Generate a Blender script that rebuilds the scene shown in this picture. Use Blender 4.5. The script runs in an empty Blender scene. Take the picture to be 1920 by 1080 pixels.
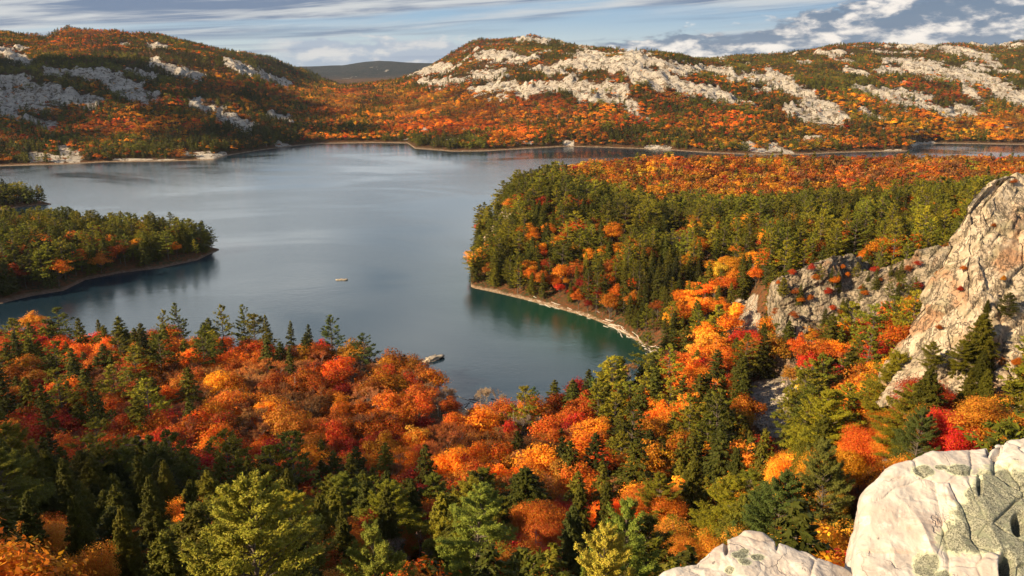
import bpy, math, random
import numpy as np
from mathutils import Vector
R = math.radians
random.seed(7); rng = np.random.default_rng(7)
scene = bpy.context.scene
COL = scene.collection

# ------------------------------------------------------------------ camera
F_PX, PITCH, EYE = 1494.0, R(16.06), 130.0
cam_d = bpy.data.cameras.new('camera'); cam = bpy.data.objects.new('camera', cam_d)
COL.objects.link(cam); scene.camera = cam
cam.location = (0, 0, EYE); cam.rotation_euler = (math.pi/2-PITCH, 0, 0)
cam_d.sensor_width = 36; cam_d.lens = 36*F_PX/1920; cam_d.clip_start = .1; cam_d.clip_end = 60000

# ------------------------------------------------------------------ sun, sky, exposure
SUN_AZ, SUN_EL = R(-114), R(27)       # azimuth measured from +Y (view direction) towards +X
sd = bpy.data.lights.new('sun', 'SUN'); sun = bpy.data.objects.new('sun', sd); COL.objects.link(sun)
sd.energy = 5.0; sd.angle = R(.6); sd.color = (1, .79, .50)
to_sun = Vector((math.sin(SUN_AZ)*math.cos(SUN_EL), math.cos(SUN_AZ)*math.cos(SUN_EL), math.sin(SUN_EL)))
sun.rotation_euler = to_sun.to_track_quat('Z', 'Y').to_euler()
scene.view_settings.view_transform = 'Standard'; scene.view_settings.look = 'None'
scene.view_settings.exposure = 1.2; scene.view_settings.gamma = 1

class NT:
    """tiny helper to wire nodes"""
    def __init__(s, tree): s.t = tree; s.n = tree.nodes; s.l = tree.links
    def add(s, typ, ins=None, **props):
        n = s.n.new(typ)
        for k, v in props.items(): setattr(n, k, v)
        for k, v in (ins or {}).items():
            sock = n.inputs[k]
            if isinstance(v, bpy.types.NodeSocket): s.l.new(v, sock)
            else: sock.default_value = v
        return n
    def math(s, op, a, b=0.0, c=0.0, clamp=False):
        return s.add('ShaderNodeMath', {0: a, 1: b, 2: c}, operation=op, use_clamp=clamp).outputs[0]
    def mr(s, v, a, b, c=0.0, d=1.0, smooth=True):
        return s.add('ShaderNodeMapRange', {0: v, 1: a, 2: b, 3: c, 4: d}, interpolation_type='SMOOTHSTEP' if smooth else 'LINEAR').outputs[0]
    def mix(s, f, a, b, mode='MIX'):
        n = s.add('ShaderNodeMix', data_type='RGBA', blend_type=mode)
        for i, v in ((0, f), (6, a), (7, b)):
            if isinstance(v, bpy.types.NodeSocket): s.l.new(v, n.inputs[i])
            else: n.inputs[i].default_value = v
        return n.outputs[2]
    def noise(s, vec, scale, detail=4, rough=.55, dist=0, out=0):
        return s.add('ShaderNodeTexNoise', {'Vector': vec, 'Scale': scale, 'Detail': detail, 'Roughness': rough, 'Distortion': dist}).outputs[out]
def c4(r, g, b): return (r, g, b, 1)

W = bpy.data.worlds.new("World"); scene.world = W; W.use_nodes = True
w = NT(W.node_tree); w.n.clear()
sky = w.add('ShaderNodeTexSky', sky_type='NISHITA', sun_disc=False, sun_elevation=SUN_EL, sun_rotation=SUN_AZ % (2*math.pi), altitude=300, air_density=1.0, dust_density=1.5, ozone_density=1.5)
tc = w.add('ShaderNodeTexCoord').outputs['Generated']
sp = w.add('ShaderNodeSeparateXYZ', {0: tc}); X, Y_, Z_ = sp.outputs
az = w.math('ARCTAN2', X, Y_)
hor = w.math('SQRT', w.math('ADD', w.math('MULTIPLY', X, X), w.math('MULTIPLY', Y_, Y_)))
el = w.math('ARCTAN2', Z_, hor)                       # radians
el_c = w.math('POWER', w.math('MAXIMUM', el, 0.0), .62) # clouds lie flatter near the horizon
pv = w.add('ShaderNodeCombineXYZ', {0: w.math('MULTIPLY', az, 3.0), 1: w.math('MULTIPLY', el_c, 9.0), 2: 0.0}).outputs[0]
# long streaks of high cloud (left), tilted a little
tilt = w.math('ADD', el_c, w.math('MULTIPLY', az, -.13))
pv2 = w.add('ShaderNodeCombineXYZ', {0: w.math('MULTIPLY', az, 1.3), 1: w.math('MULTIPLY', tilt, 13.0), 2: 4.0}).outputs[0]
streak = w.noise(pv2, 1.9, 7, .55, .5)
# cumulus bank on the right, low over the hills
pv3 = w.add('ShaderNodeCombineXYZ', {0: w.math('MULTIPLY', az, 17.0), 1: w.math('MULTIPLY', el, 44.0), 2: 1.0}).outputs[0]
cum = w.noise(pv3, 1.0, 9, .58, .15)
cum_s = w.noise(w.add('ShaderNodeVectorMath', {0: pv3, 1: (.10, -.42, 0)}, operation='ADD').outputs[0], 1.0, 9, .58, .15)
WORLD_TUNE = dict(w=w)
bank_top = w.math('ADD', w.math('MULTIPLY', w.mr(az, .10, .62), .075), .018)   # top edge of the bank rises to the right
bank = w.mr(w.math('SUBTRACT', bank_top, w.math('ADD', el, w.math('MULTIPLY', w.math('SUBTRACT', .5, cum), .13))), -.006, .007)
bank = w.math('MULTIPLY', bank, w.mr(az, .07, .13))
lowbank = w.mr(w.math('SUBTRACT', .021, w.math('ADD', el, w.math('MULTIPLY', w.math('SUBTRACT', .5, cum), .05))), -.003, .004)
lowbank = w.math('MULTIPLY', lowbank, w.math('MULTIPLY', w.mr(az, -.32, -.24), w.mr(az, .05, -.04)))
highmask = w.mr(w.math('ADD', streak, w.math('MULTIPLY', w.mr(tilt, .10, .33), .5)), .38, .70)
hi_col = w.mix(w.mr(w.noise(pv2, 3.1, 5, .6, .3), .38, .62), c4(1.5, 1.95, 2.75), c4(5.0, 5.0, 4.9))
up_col = w.mix(w.mr(w.noise(pv, .8, 3, .5, .4), .42, .60), c4(4.6, 5.4, 6.2), c4(11.2, 11.2, 10.8))   # bright overcast higher up, seen in the lake
hi_col = w.mix(w.mr(el, .075, .16), hi_col, up_col)
hi_col = w.mix(w.mr(el, .42, .8), hi_col, c4(2.0, 2.6, 3.6))
base = w.mix(w.mr(el, .0, .06), c4(4.6, 5.1, 4.9), c4(2.5, 3.7, 4.8))
base = w.mix(w.mr(el, .08, .5), base, sky.outputs[0])
col = w.mix(highmask, base, hi_col)
cum_lit = w.math('MULTIPLY', w.mr(w.math('SUBTRACT', cum, cum_s), -.06, .14), w.mr(cum, .34, .62, .45, 1.0))
cum_col = w.mix(cum_lit, c4(1.4, 1.85, 2.5), c4(8.0, 7.1, 6.2))
col = w.mix(w.math('MULTIPLY', bank, .95), col, cum_col)
col = w.mix(w.math('MULTIPLY', lowbank, .8), col, w.mix(cum_lit, c4(3.0, 3.4, 4.1), c4(5.8, 5.4, 5.1)))
col = w.mix(w.mr(el, .30, .75), w.mix(1.0, col, c4(.56, .58, .60), 'MULTIPLY'), w.mix(1.0, col, c4(.30, .33, .40), 'MULTIPLY'))
bg = w.add('ShaderNodeBackground', {'Color': col, 'Strength': .1})
w.l.new(bg.outputs[0], w.add('ShaderNodeOutputWorld').inputs[0])

# ------------------------------------------------------------------ perspective helpers
cp, sp_ = math.cos(PITCH), math.sin(PITCH)
def ray(px, py):
    v = (540-np.asarray(py, float))/F_PX; x = (np.asarray(px, float)-960)/F_PX
    return x, cp+v*sp_, -sp_+v*cp
def at_z(px, py, z=0.):
    x, y, dz = ray(px, py); k = (z-EYE)/dz; return x*k, y*k, z
def at_y(px, py, Y):
    x, y, dz = ray(px, py); k = Y/y; return x*k, Y, EYE+dz*k
def by_yz(px, Y, z):
    dep = Y*cp+(EYE-z)*sp_; return (px-960)/F_PX*dep, Y, z
def project(x, y, z):
    dep = np.maximum(y*cp+(EYE-z)*sp_, .01); return 960+F_PX*x/dep, 540-F_PX*((z-EYE)*cp+y*sp_)/dep

# ------------------------------------------------------------------ numpy noise
def _h(i, j, k, s=0):
    n = (i.astype(np.int64)*374761393 + j.astype(np.int64)*668265263 + k.astype(np.int64)*1274126177 + s*974711) & 0xffffffff
    n = ((n ^ (n >> 13))*1274126177) & 0xffffffff
    n = ((n ^ (n >> 15))*2246822519) & 0xffffffff
    return ((n ^ (n >> 16)) & 0xffffff)/float(0xffffff)
def vnoise(x, y, z=None, s=0):
    if z is None: z = np.zeros_like(x)
    i, j, k = np.floor(x), np.floor(y), np.floor(z)
    u, v, t = x-i, y-j, z-k
    u, v, t = [a*a*a*(a*(a*6-15)+10) for a in (u, v, t)]
    r = 0
    for a in (0, 1):
        for b in (0, 1):
            for c in (0, 1):
                r = r + _h(i+a, j+b, k+c, s)*(u if a else 1-u)*(v if b else 1-v)*(t if c else 1-t)
    return r*2-1
def fbm(x, y, z=None, o=4, s=0, g=.5):
    r = 0; a = 1; n = 0
    for q in range(o):
        m = 2.03**q
        r = r + a*vnoise(x*m+q*17.3, y*m+q*9.1, None if z is None else z*m+q*5.7, s+q); n += a; a *= g
    return r/n
def ridged(x, y, z=None, o=4, s=0):
    r = 0; a = 1; n = 0
    for q in range(o):
        m = 2.03**q
        r = r + a*(1-2*np.abs(vnoise(x*m+q*17.3, y*m+q*9.1, None if z is None else z*m+q*5.7, s+q))); n += a; a *= .5
    return r/n
def voronoi(x, y, z, s=0):
    i, j, k = np.floor(x), np.floor(y), np.floor(z)
    d1 = np.full(x.shape, 9.); d2 = d1.copy(); cid = np.zeros(x.shape)
    for a in (-1, 0, 1):
        for b in (-1, 0, 1):
            for c in (-1, 0, 1):
                ii, jj, kk = i+a, j+b, k+c
                d = np.sqrt((ii+_h(ii, jj, kk, s)-x)**2+(jj+_h(ii, jj, kk, s+1)-y)**2+(kk+_h(ii, jj, kk, s+2)-z)**2)
                cl = d < d1
                d2 = np.where(cl, d1, np.minimum(d2, d)); cid = np.where(cl, _h(ii, jj, kk, s+3), cid); d1 = np.where(cl, d, d1)
    return d1, d2, cid
def sstep(a, b, x):
    t = np.clip((x-a)/(b-a), 0, 1); return t*t*(3-2*t)

# ------------------------------------------------------------------ the lie of the land
TOFF = 80.0
class Land:
    """a landmass as curves (near shore .. far shore); heights run between them"""
    def __init__(s, layers, front=.22, back=.22, tip=(None, None)):
        s.L = []
        for pts in layers:
            a = np.array([(p[0]/(p[1]+TOFF), p[1], p[2]) for p in pts]); a = a[np.argsort(a[:, 0])]; s.L.append(a)
        s.front, s.back, s.tip = front, back, tip
    def __call__(s, x, y):
        T = x/(y+TOFF)
        Y = [np.interp(T, a[:, 0], a[:, 1]) for a in s.L]; Z = [np.interp(T, a[:, 0], a[:, 2]) for a in s.L]
        r = np.where(y < Y[0], Z[0]-(Y[0]-y)*s.front, Z[-1]-(y-Y[-1])*s.back)
        for k in range(len(Y)-1):
            t = (y-Y[k])/np.maximum(Y[k+1]-Y[k], 1e-3)
            m = (t >= 0) & (t <= 1)
            r = np.where(m, Z[k]+(Z[k+1]-Z[k])*t, r)
        if s.tip[0] is not None: r = np.where(T < s.L[0][0, 0], -9, r)
        if s.tip[1] is not None: r = np.where(T > s.L[0][-1, 0], -9, r)
        return r
Sx = lambda pts: [at_z(px, py, 0) for px, py in pts]
Dx = lambda pts: [at_y(px, py, Y) for px, py, Y in pts]
Zx = lambda pts: [by_yz(px, Y, z) for px, Y, z in pts]

far_shore = [(-500, 330), (0, 312), (60, 310), (130, 308), (200, 304), (300, 303), (400, 300), (425, 292), (500, 280), (560, 273), (600, 270), (700, 268), (764, 269), (777, 279), (850, 284.5), (900, 284), (980, 279.5), (1060, 274.5), (1140, 276.5), (1250, 281), (1330, 287), (1400, 290), (1500, 290), (1570, 286.5), (1640, 284.5), (1700, 283.5), (1722, 272.5), (1760, 269), (1900, 271.5), (2400, 273)]
A = Land([
    Sx(far_shore),
    Dx([(-500, 262, 1180), (0, 258, 1180), (200, 262, 1170), (400, 262, 1180), (500, 256, 1250), (600, 252, 1370), (764, 252, 1370), (850, 262, 1260), (960, 258, 1270), (1100, 258, 1270), (1300, 264, 1230), (1500, 266, 1220), (1700, 262, 1230), (1760, 255, 1340), (1900, 255, 1350), (2400, 255, 1350)]),
    Dx([(-500, 190, 1400), (0, 190, 1330), (150, 190, 1350), (300, 196, 1370), (450, 205, 1420), (560, 215, 1550), (700, 215, 1600), (850, 215, 1500), (960, 210, 1460), (1100, 200, 1420), (1200, 190, 1430), (1350, 200, 1420), (1500, 215, 1360), (1700, 212, 1440), (1850, 212, 1500), (2400, 205, 1560)]),
    Dx([(-500, 130, 1600), (0, 128, 1540), (150, 130, 1600), (300, 135, 1620), (450, 150, 1720), (560, 175, 1950), (640, 185, 2050), (740, 180, 2000), (850, 165, 1800), (960, 150, 1700), (1100, 150, 1560), (1200, 150, 1510), (1300, 150, 1560), (1400, 160, 1600), (1500, 160, 1640), (1700, 160, 1700), (1850, 165, 1760), (2400, 155, 1850)]),
    Dx([(-500, 90, 1800), (0, 92, 1750), (100, 95, 1800), (200, 90, 1850), (300, 98, 1850), (400, 112, 1900), (480, 125, 2000), (560, 150, 2400), (640, 165, 2600), (740, 158, 2500), (800, 140, 2200), (880, 115, 2050), (960, 110, 2000), (1060, 112, 1820), (1180, 106, 1650), (1250, 108, 1700), (1320, 120, 1900), (1450, 122, 1950), (1600, 115, 2000), (1750, 118, 2050), (1900, 118, 2100), (2400, 110, 2200)]),
    Dx([(-500, 60, 2200), (0, 63, 2150), (60, 70, 2150), (90, 74, 2150), (105, 62, 2150), (125, 53, 2150), (180, 54, 2150), (230, 62, 2150), (300, 70, 2150), (400, 91, 2200), (470, 105, 2300), (520, 119, 2400), (580, 140, 2700), (640, 157, 3000), (700, 160, 3000), (760, 146, 2800), (800, 127, 2650), (830, 113, 2600), (870, 89, 2550), (900, 76, 2500), (960, 73, 2500), (1000, 69, 2500), (1040, 74, 2500), (1080, 83, 2500), (1120, 94, 2400), (1160, 100, 2000), (1200, 103, 1900), (1250, 110, 1950), (1300, 114, 2250), (1380, 108, 2350), (1440, 108, 2400), (1500, 98, 2400), (1560, 88, 2400), (1620, 85, 2400), (1700, 87, 2450), (1800, 88, 2500), (1850, 85, 2700), (1920, 79, 2700), (2400, 80, 2700)]),
    Zx([(-500, 3300, 60), (560, 3600, 30), (1920, 3600, 60), (2400, 3600, 60)]),
    Zx([(-500, 9000, 30), (2400, 9000, 30)]),
], back=0)
G_ = Land([Zx([(200, 4600, 20), (1300, 4600, 20)]),
    Dx([(200, 125, 6000), (540, 124, 6000), (600, 124, 6000), (640, 124, 6000), (680, 118, 6000), (710, 115, 6000), (760, 118, 6000), (800, 121, 6000), (900, 121, 6000), (1300, 128, 6000)]),
    Zx([(200, 8000, 0), (1300, 8000, 0)])], front=.05, back=.05)
front_B = [(882, 537), (890, 541), (920, 547), (980, 561), (1040, 577), (1100, 594), (1150, 614), (1200, 643), (1235, 668)]
B = Land([
    Sx(front_B)+Zx([(1262, 315, 2), (1320, 330, 6), (1400, 325, 14), (1440, 318, 20), (1700, 300, 20), (1950, 280, 30), (2400, 280, 40)]),
    Zx([(886, 462, 2), (900, 468, 4), (920, 468, 5), (980, 462, 9), (1040, 445, 9), (1100, 428, 9), (1150, 408, 9), (1200, 390, 10), (1240, 372, 10), (1300, 365, 11.5), (1400, 350, 21.5), (1440, 340, 35.5), (1560, 330, 41.5), (1700, 310, 45.5), (1950, 300, 55.5), (2400, 300, 55.5)]),
    Zx([(888, 475, 3), (900, 520, 9), (920, 520, 13.5), (980, 530, 27.5), (1040, 530, 29.5), (1100, 520, 28.5), (1200, 480, 26.5), (1300, 450, 29.5), (1400, 440, 35.5), (1560, 430, 41.5), (1700, 430, 45), (1950, 400, 54), (2400, 440, 59.5)]),
    Zx([(890, 485, 3), (900, 560, 7), (920, 580, 11.5), (980, 600, 28.5), (1040, 620, 29.5), (1100, 620, 23.5), (1200, 600, 15.5), (1300, 580, 12.5), (1400, 570, 13.5), (1560, 570, 17.5), (1700, 560, 22), (1950, 560, 30), (2400, 600, 43.5)]),
    Zx([(892, 492, 2), (900, 585, 3), (920, 630, 7), (980, 680, 13.5), (1040, 720, 25.5), (1100, 740, 19.5), (1200, 740, 10.5), (1300, 730, 10), (1560, 730, 10), (1800, 740, 12), (1950, 740, 15), (2400, 740, 19.5)]),
    Zx([(894, 498, 0), (900, 600, 0), (920, 650, 0), (980, 730, 0), (1040, 830, 6), (1100, 880, 10), (1200, 900, 13), (1400, 905, 14), (1700, 900, 14), (1950, 900, 14), (2400, 900, 14)]),
    Zx([(896, 500, 0), (902, 603, 0), (925, 660, 0), (985, 745, 0), (1050, 860, 0), (1100, 910, 0), (1200, 930, 0), (1400, 940, 0), (1700, 940, 0), (1950, 940, 0), (2400, 940, 0)]),
], tip=(1, None), front=.3)
Cn = Land([
    Zx([(-1200, -70, 127), (3200, -70, 127)]),
    Zx([(-1200, -6, 128.2), (3200, -6, 128.2)]),
    Zx([(-1200, 1.2, 127.6), (3200, 1.2, 127.6)]),
    Zx([(-1200, 3, 126), (3200, 3, 126)]),
    Zx([(-1200, 9, 119), (1000, 9, 119), (3200, 9, 119.5)]),
    Zx([(-900, 22, 106), (900, 22, 105), (1500, 22, 107), (2600, 22, 110)]),
    Zx([(-500, 42, 89), (960, 42, 86), (1500, 42, 88), (2400, 42, 94)]),
    Zx([(-500, 62, 76), (300, 62, 72), (960, 62, 68), (1500, 62, 72), (2400, 62, 82)]),
    Zx([(-500, 92, 62), (200, 92, 56), (600, 92, 50), (1100, 92, 47), (1500, 92, 50), (1800, 92, 66), (2400, 92, 72)]),
    Zx([(-500, 125, 50), (200, 125, 42), (600, 125, 35), (1100, 125, 31), (1400, 125, 36), (1600, 125, 48), (1800, 125, 61), (2400, 125, 68)]),
    Zx([(-500, 165, 32), (0, 165, 26), (600, 165, 20), (1100, 165, 18), (1400, 165, 25), (1600, 165, 40), (1800, 165, 60), (2400, 165, 68)]),
    Zx([(-500, 215, 16), (0, 215, 13), (600, 215, 9), (1000, 215, 7), (1200, 215, 9), (1400, 215, 17), (1600, 215, 30), (1800, 215, 55), (2400, 215, 64)]),
    Zx([(-500, 290, 6), (0, 290, 5), (600, 285, 4), (760, 275, 4), (900, 250, 3), (1000, 250, 3), (1130, 258, 5), (1250, 275, 7), (1400, 275, 16), (1600, 275, 22), (1800, 275, 45), (2400, 275, 58)]),
    Zx([(-500, 365, 0), (0, 355, 0), (300, 350, 0), (600, 338, 0), (700, 328, 0), (745, 320, 0), (800, 303, 0)])+Sx([(850, 760), (900, 777), (1000, 772), (1150, 747)])+Zx([(1200, 305, 0), (1245, 318, 1), (1300, 330, 4), (1400, 330, 14), (1600, 310, 22), (1800, 310, 44), (2400, 310, 58)]),
])
Dl = Land([
    Sx([(-500, 640), (-200, 600), (0, 570), (60, 555), (120, 545), (160, 525), (230, 511), (300, 503), (370, 488), (412, 468)]),
    Zx([(-500, 470, 9), (-200, 470, 9), (0, 470, 8), (120, 490, 7), (230, 500, 6), (300, 520, 6), (370, 535, 4), (411, 549, .5)]),
    Zx([(-500, 600, 14), (-200, 560, 12), (0, 560, 10), (120, 560, 8), (230, 555, 7), (300, 560, 6), (370, 552, 4), (411, 550, .5)]),
    Zx([(-500, 720, 0), (-200, 640, 0), (0, 615, 0), (120, 605, 0), (230, 590, 0), (300, 583, 0), (370, 565, 0), (413, 551, 0)]),
], tip=(None, 1))
El = Land([
    Sx([(-500, 400), (0, 395), (40, 388), (96, 382)]),
    Zx([(-500, 760, 10), (0, 738, 7), (60, 735, 5), (94, 731, 1)]),
    Zx([(-500, 900, 0), (0, 790, 0), (60, 760, 0), (97, 735, 0)]),
], tip=(None, 1))
LANDS = [A, G_, B, Cn, Dl, El]

ROCKS = [  # (x0,y0,x1,y1,halfwidth) bare rock on the far hills, in photo pixels of the slope it lies on
 (0,96,55,118,8),(0,152,60,160,12),(5,180,75,190,19),(92,182,175,192,13),(0,198,27,207,12),(10,215,95,236,8),(86,133,115,140,6),(113,130,137,135,4),
 (150,138,190,143,8),(190,140,258,165,10),(215,165,282,188,12),(83,160,113,168,5),(231,127,290,148,4),(290,119,322,128,8),(322,128,373,148,10),(285,85,312,90,5),
 (430,120,480,138,8),(470,134,535,160,7),(370,192,411,203,9),(405,212,465,240,11),(65,292,113,298,6),(118,280,148,303,10),(350,288,413,293,5),(215,302,335,302,2),(512,218,548,230,6),(520,270,545,273,4),
 (225,82,235,84,3),(20,90,50,95,3),(440,96,450,98,2),
 (975,73,1027,77,4),(1055,80,1105,88,4),(1100,115,1185,125,14),(1185,105,1285,135,10),(1185,125,1235,150,16),(1167,112,1197,155,8),(1240,142,1285,165,12),(1272,162,1380,190,11),(1380,195,1422,207,3),
 (1060,160,1160,170,12),(1085,180,1185,200,9),(1050,120,1090,125,7),(960,117,1000,110,5),(997,127,1042,128,6),(985,170,1042,162,10),(950,160,982,180,10),(1022,137,1070,137,4),(1177,217,1212,227,3),
 (1297,130,1370,137,6),(1375,145,1440,150,10),(1415,170,1440,175,5),(1060,271,1075,272,3),(1215,277,1257,277,3),(1385,270,1440,285,4),
 (1455,157,1490,170,10),(1477,162,1575,222,12),(1490,210,1560,230,12),(1440,138,1460,150,8),(1695,87,1750,87,6),(1760,90,1830,105,6),(1845,108,1870,122,6),(1537,100,1580,103,4),(1557,110,1595,115,4),
 (1585,132,1625,142,6),(1657,117,1687,115,4),(1645,135,1700,130,5),(1705,125,1805,145,14),(1810,145,1920,185,12),(1810,125,1850,130,4),(1805,165,1840,195,6),(1865,175,1940,205,8),(1630,172,1740,185,8),
 (1665,190,1745,205,9),(1740,200,1785,222,8),(1790,205,1830,215,8),(1600,166,1665,175,3),(1615,210,1650,222,6),(1815,82,1915,85,3),(1710,268,1750,270,4),(1447,275,1477,286,5),(1655,282,1702,282,2),(1865,132,1905,137,4),
 (740,137,840,125,6),(767,143,830,133,5),(792,157,870,152,6),(812,160,942,138,8),(905,107,960,105,9),(890,170,960,160,8),(917,185,945,185,4),
 (870,95,880,90,3),(1640,100,1660,100,3),(1500,120,1520,118,3),(1350,112,1360,112,2)]
def rock_far(x, y, z):
    px, py = project(x, y, z)
    wx = fbm(x/45., y/45., o=3, s=31)*9; wy = fbm(x/45.+50, y/45., o=3, s=32)*5
    fine = fbm(x/16., y/26., o=4, s=33, g=.65)
    m = np.full(px.shape, -1.0)
    X, Yp = px+wx, py+wy
    for x0, y0, x1, y1, hw in ROCKS:
        sel = (X > min(x0, x1)-3*hw-10) & (X < max(x0, x1)+3*hw+10) & (Yp > min(y0, y1)-2.5*hw-4) & (Yp < max(y0, y1)+2.5*hw+4)
        if not sel.any(): continue
        xs, ys = X[sel], Yp[sel]; dx, dy = x1-x0, y1-y0
        t = np.clip(((xs-x0)*dx+(ys-y0)*dy)/(dx*dx+dy*dy+1e-6), 0, 1)
        d = np.hypot((xs-x0-t*dx)*.8, (ys-y0-t*dy)*1.05)
        m[sel] = np.maximum(m[sel], 1-d/(hw*1.18))
    m = sstep(-.10, .20, m*1.0+fine*1.05)*(y > 1000)*(y < 3500)
    streak = sstep(.42, .6, fbm((x+y*.5)/60., (y-x*.2)/30., o=4, s=37)+.18*sstep(50, 160, z)-.05)*(y > 1100)*(y < 3500)*.9
    return np.clip(np.maximum(m, streak*sstep(500, 900, px)), 0, 1)
def rock_near(x, y, z):
    px, py = project(x, y, z)
    m = np.zeros(px.shape)
    n = fbm(x/7., y/7., o=3, s=41)*.5
    for cx, cy, rx, ry, ya, yb in [(1450, 770, 50, 60, 200, 300), (1540, 725, 70, 16, 200, 300), (1392, 600, 38, 48, 290, 360), (935, 415, 30, 24, 450, 640), (1270, 450, 30, 15, 380, 600)]:
        d = 1.25-np.hypot((px-cx)/rx, (py-cy)/ry)+n
        m = np.maximum(m, sstep(0, .5, d)*(y > ya)*(y < yb))
    m = np.maximum(m, sstep(26, 10, y))
    return m
def H(x, y, detail=True):
    x = np.asarray(x, float); y = np.asarray(y, float)
    z = np.full(x.shape, -9.0)
    for L in LANDS: z = np.maximum(z, L(x, y))
    if not detail: return z
    land = sstep(.5, 14, z)
    farm = sstep(1050, 1250, y)*(y < 3300)
    z = z+land*farm*(fbm(x/170., y/170., o=3, s=3)*9+ridged((x+.4*y)/110., (y-.4*x)/190., o=4, s=5)*7*sstep(1200, 1500, y))
    z = z+land*(1-farm)*(y > 20)*(fbm(x/40., y/40., o=3, s=8)*1.6)*(y < 1000)
    z = z+sstep(3000, 5000, y)*(y < 7500)*(fbm(x/500., y/500., o=5, s=9)*18)
    return z

def mesh_grid(X, Y, Z, name, attrs=None, smooth=True):
    nr, nc = X.shape
    me = bpy.data.meshes.new(name)
    me.vertices.add(nr*nc); me.vertices.foreach_set('co', np.stack([X, Y, Z], -1).reshape(-1).astype('f4'))
    i = np.arange(nr*nc).reshape(nr, nc)
    q = np.stack([i[:-1, :-1], i[:-1, 1:], i[1:, 1:], i[1:, :-1]], -1).reshape(-1, 4)
    set_faces(me, q, smooth)
    for k, v in (attrs or {}).items():
        a = me.attributes.new(k, 'FLOAT', 'POINT'); a.data.foreach_set('value', v.reshape(-1).astype('f4'))
    return me
def set_faces(me, q, smooth=False, mats=None):
    n, k = q.shape
    me.loops.add(n*k); me.loops.foreach_set('vertex_index', q.reshape(-1).astype('i4'))
    me.polygons.add(n); me.polygons.foreach_set('loop_start', (np.arange(n)*k).astype('i4'))
    if smooth: me.polygons.foreach_set('use_smooth', np.ones(n, bool))
    if mats is not None: me.polygons.foreach_set('material_index', mats.astype('i4'))
    me.update(calc_edges=True); me.validate()
def link(name, me, mat=None, parent=None):
    o = bpy.data.objects.new(name, me); COL.objects.link(o)
    if mat and not me.materials: me.materials.append(mat)
    if parent: o.parent = parent
    return o
def tag(o, label=None, cat=None, group=None, kind=None):
    for k, v in (('label', label), ('category', cat), ('group', group), ('kind', kind)):
        if v: o[k] = v
    return o

# ------------------------------------------------------------------ materials
def material(name):
    m = bpy.data.materials.new(name); m.use_nodes = True; t = NT(m.node_tree); t.n.clear()
    out = t.add('ShaderNodeOutputMaterial'); return m, t, out
def rock_nodes(t, P, scale=1.0, warm=1.0, dark=1.0):
    """quartzite: white to pink-grey, with rust stains and dark cracks; returns colour, height"""
    n1 = t.noise(P, .35*scale, 6, .6, .4); n2 = t.noise(P, 1.7*scale, 6, .65, .6); n3 = t.noise(P, .11*scale, 4, .5, 1.2)
    mp = t.add('ShaderNodeMapping', {'Vector': P, 'Rotation': (.5, .45, .3), 'Scale': (1.0, 1.0, .28)}).outputs[0]
    mq = t.add('ShaderNodeMapping', {'Vector': P, 'Rotation': (-.2, -.9, .2), 'Scale': (1.0, 1.0, .22)}).outputs[0]
    j1 = t.math('ABSOLUTE', t.math('SUBTRACT', t.noise(mp, .42*scale, 5, .62, .2), .5)); j2 = t.math('ABSOLUTE', t.math('SUBTRACT', t.noise(mq, .6*scale, 5, .62, .2), .47))
    crack = t.math('MINIMUM', t.mr(j1, 0, .022), t.mr(j2, 0, .016))
    c = t.mix(t.mr(n1, .35, .65), c4(.46, .39, .31), c4(.31, .25, .19))
    c = t.mix(t.mr(n2, .50, .72), c, c4(.56, .48, .40))
    c = t.mix(t.math('MULTIPLY', t.mr(n3, .53, .66), .75*warm), c, c4(.33, .17, .09))
    c = t.mix(t.math('MULTIPLY', t.mr(t.noise(P, .45*scale, 6, .7, .6), .50, .62), .6), c, c4(.21, .20, .13))
    c = t.mix(t.math('MULTIPLY', t.mr(t.noise(mp, 1.1*scale, 6, .75, .4), .52, .60), .55), c, c4(.14, .10, .07))
    c = t.mix(t.math('MULTIPLY', t.math('SUBTRACT', 1.0, crack), .75), c, c4(.07, .055, .042))
    c = t.mix(1.0, c, c4(dark, dark*.96, dark*.88), 'MULTIPLY') if dark != 1.0 else c
    h = t.math('ADD', t.math('MULTIPLY', crack, .8), t.math('ADD', n2, t.math('MULTIPLY', t.noise(P, 6*scale, 5, .7), .35)))
    return c, h
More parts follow.
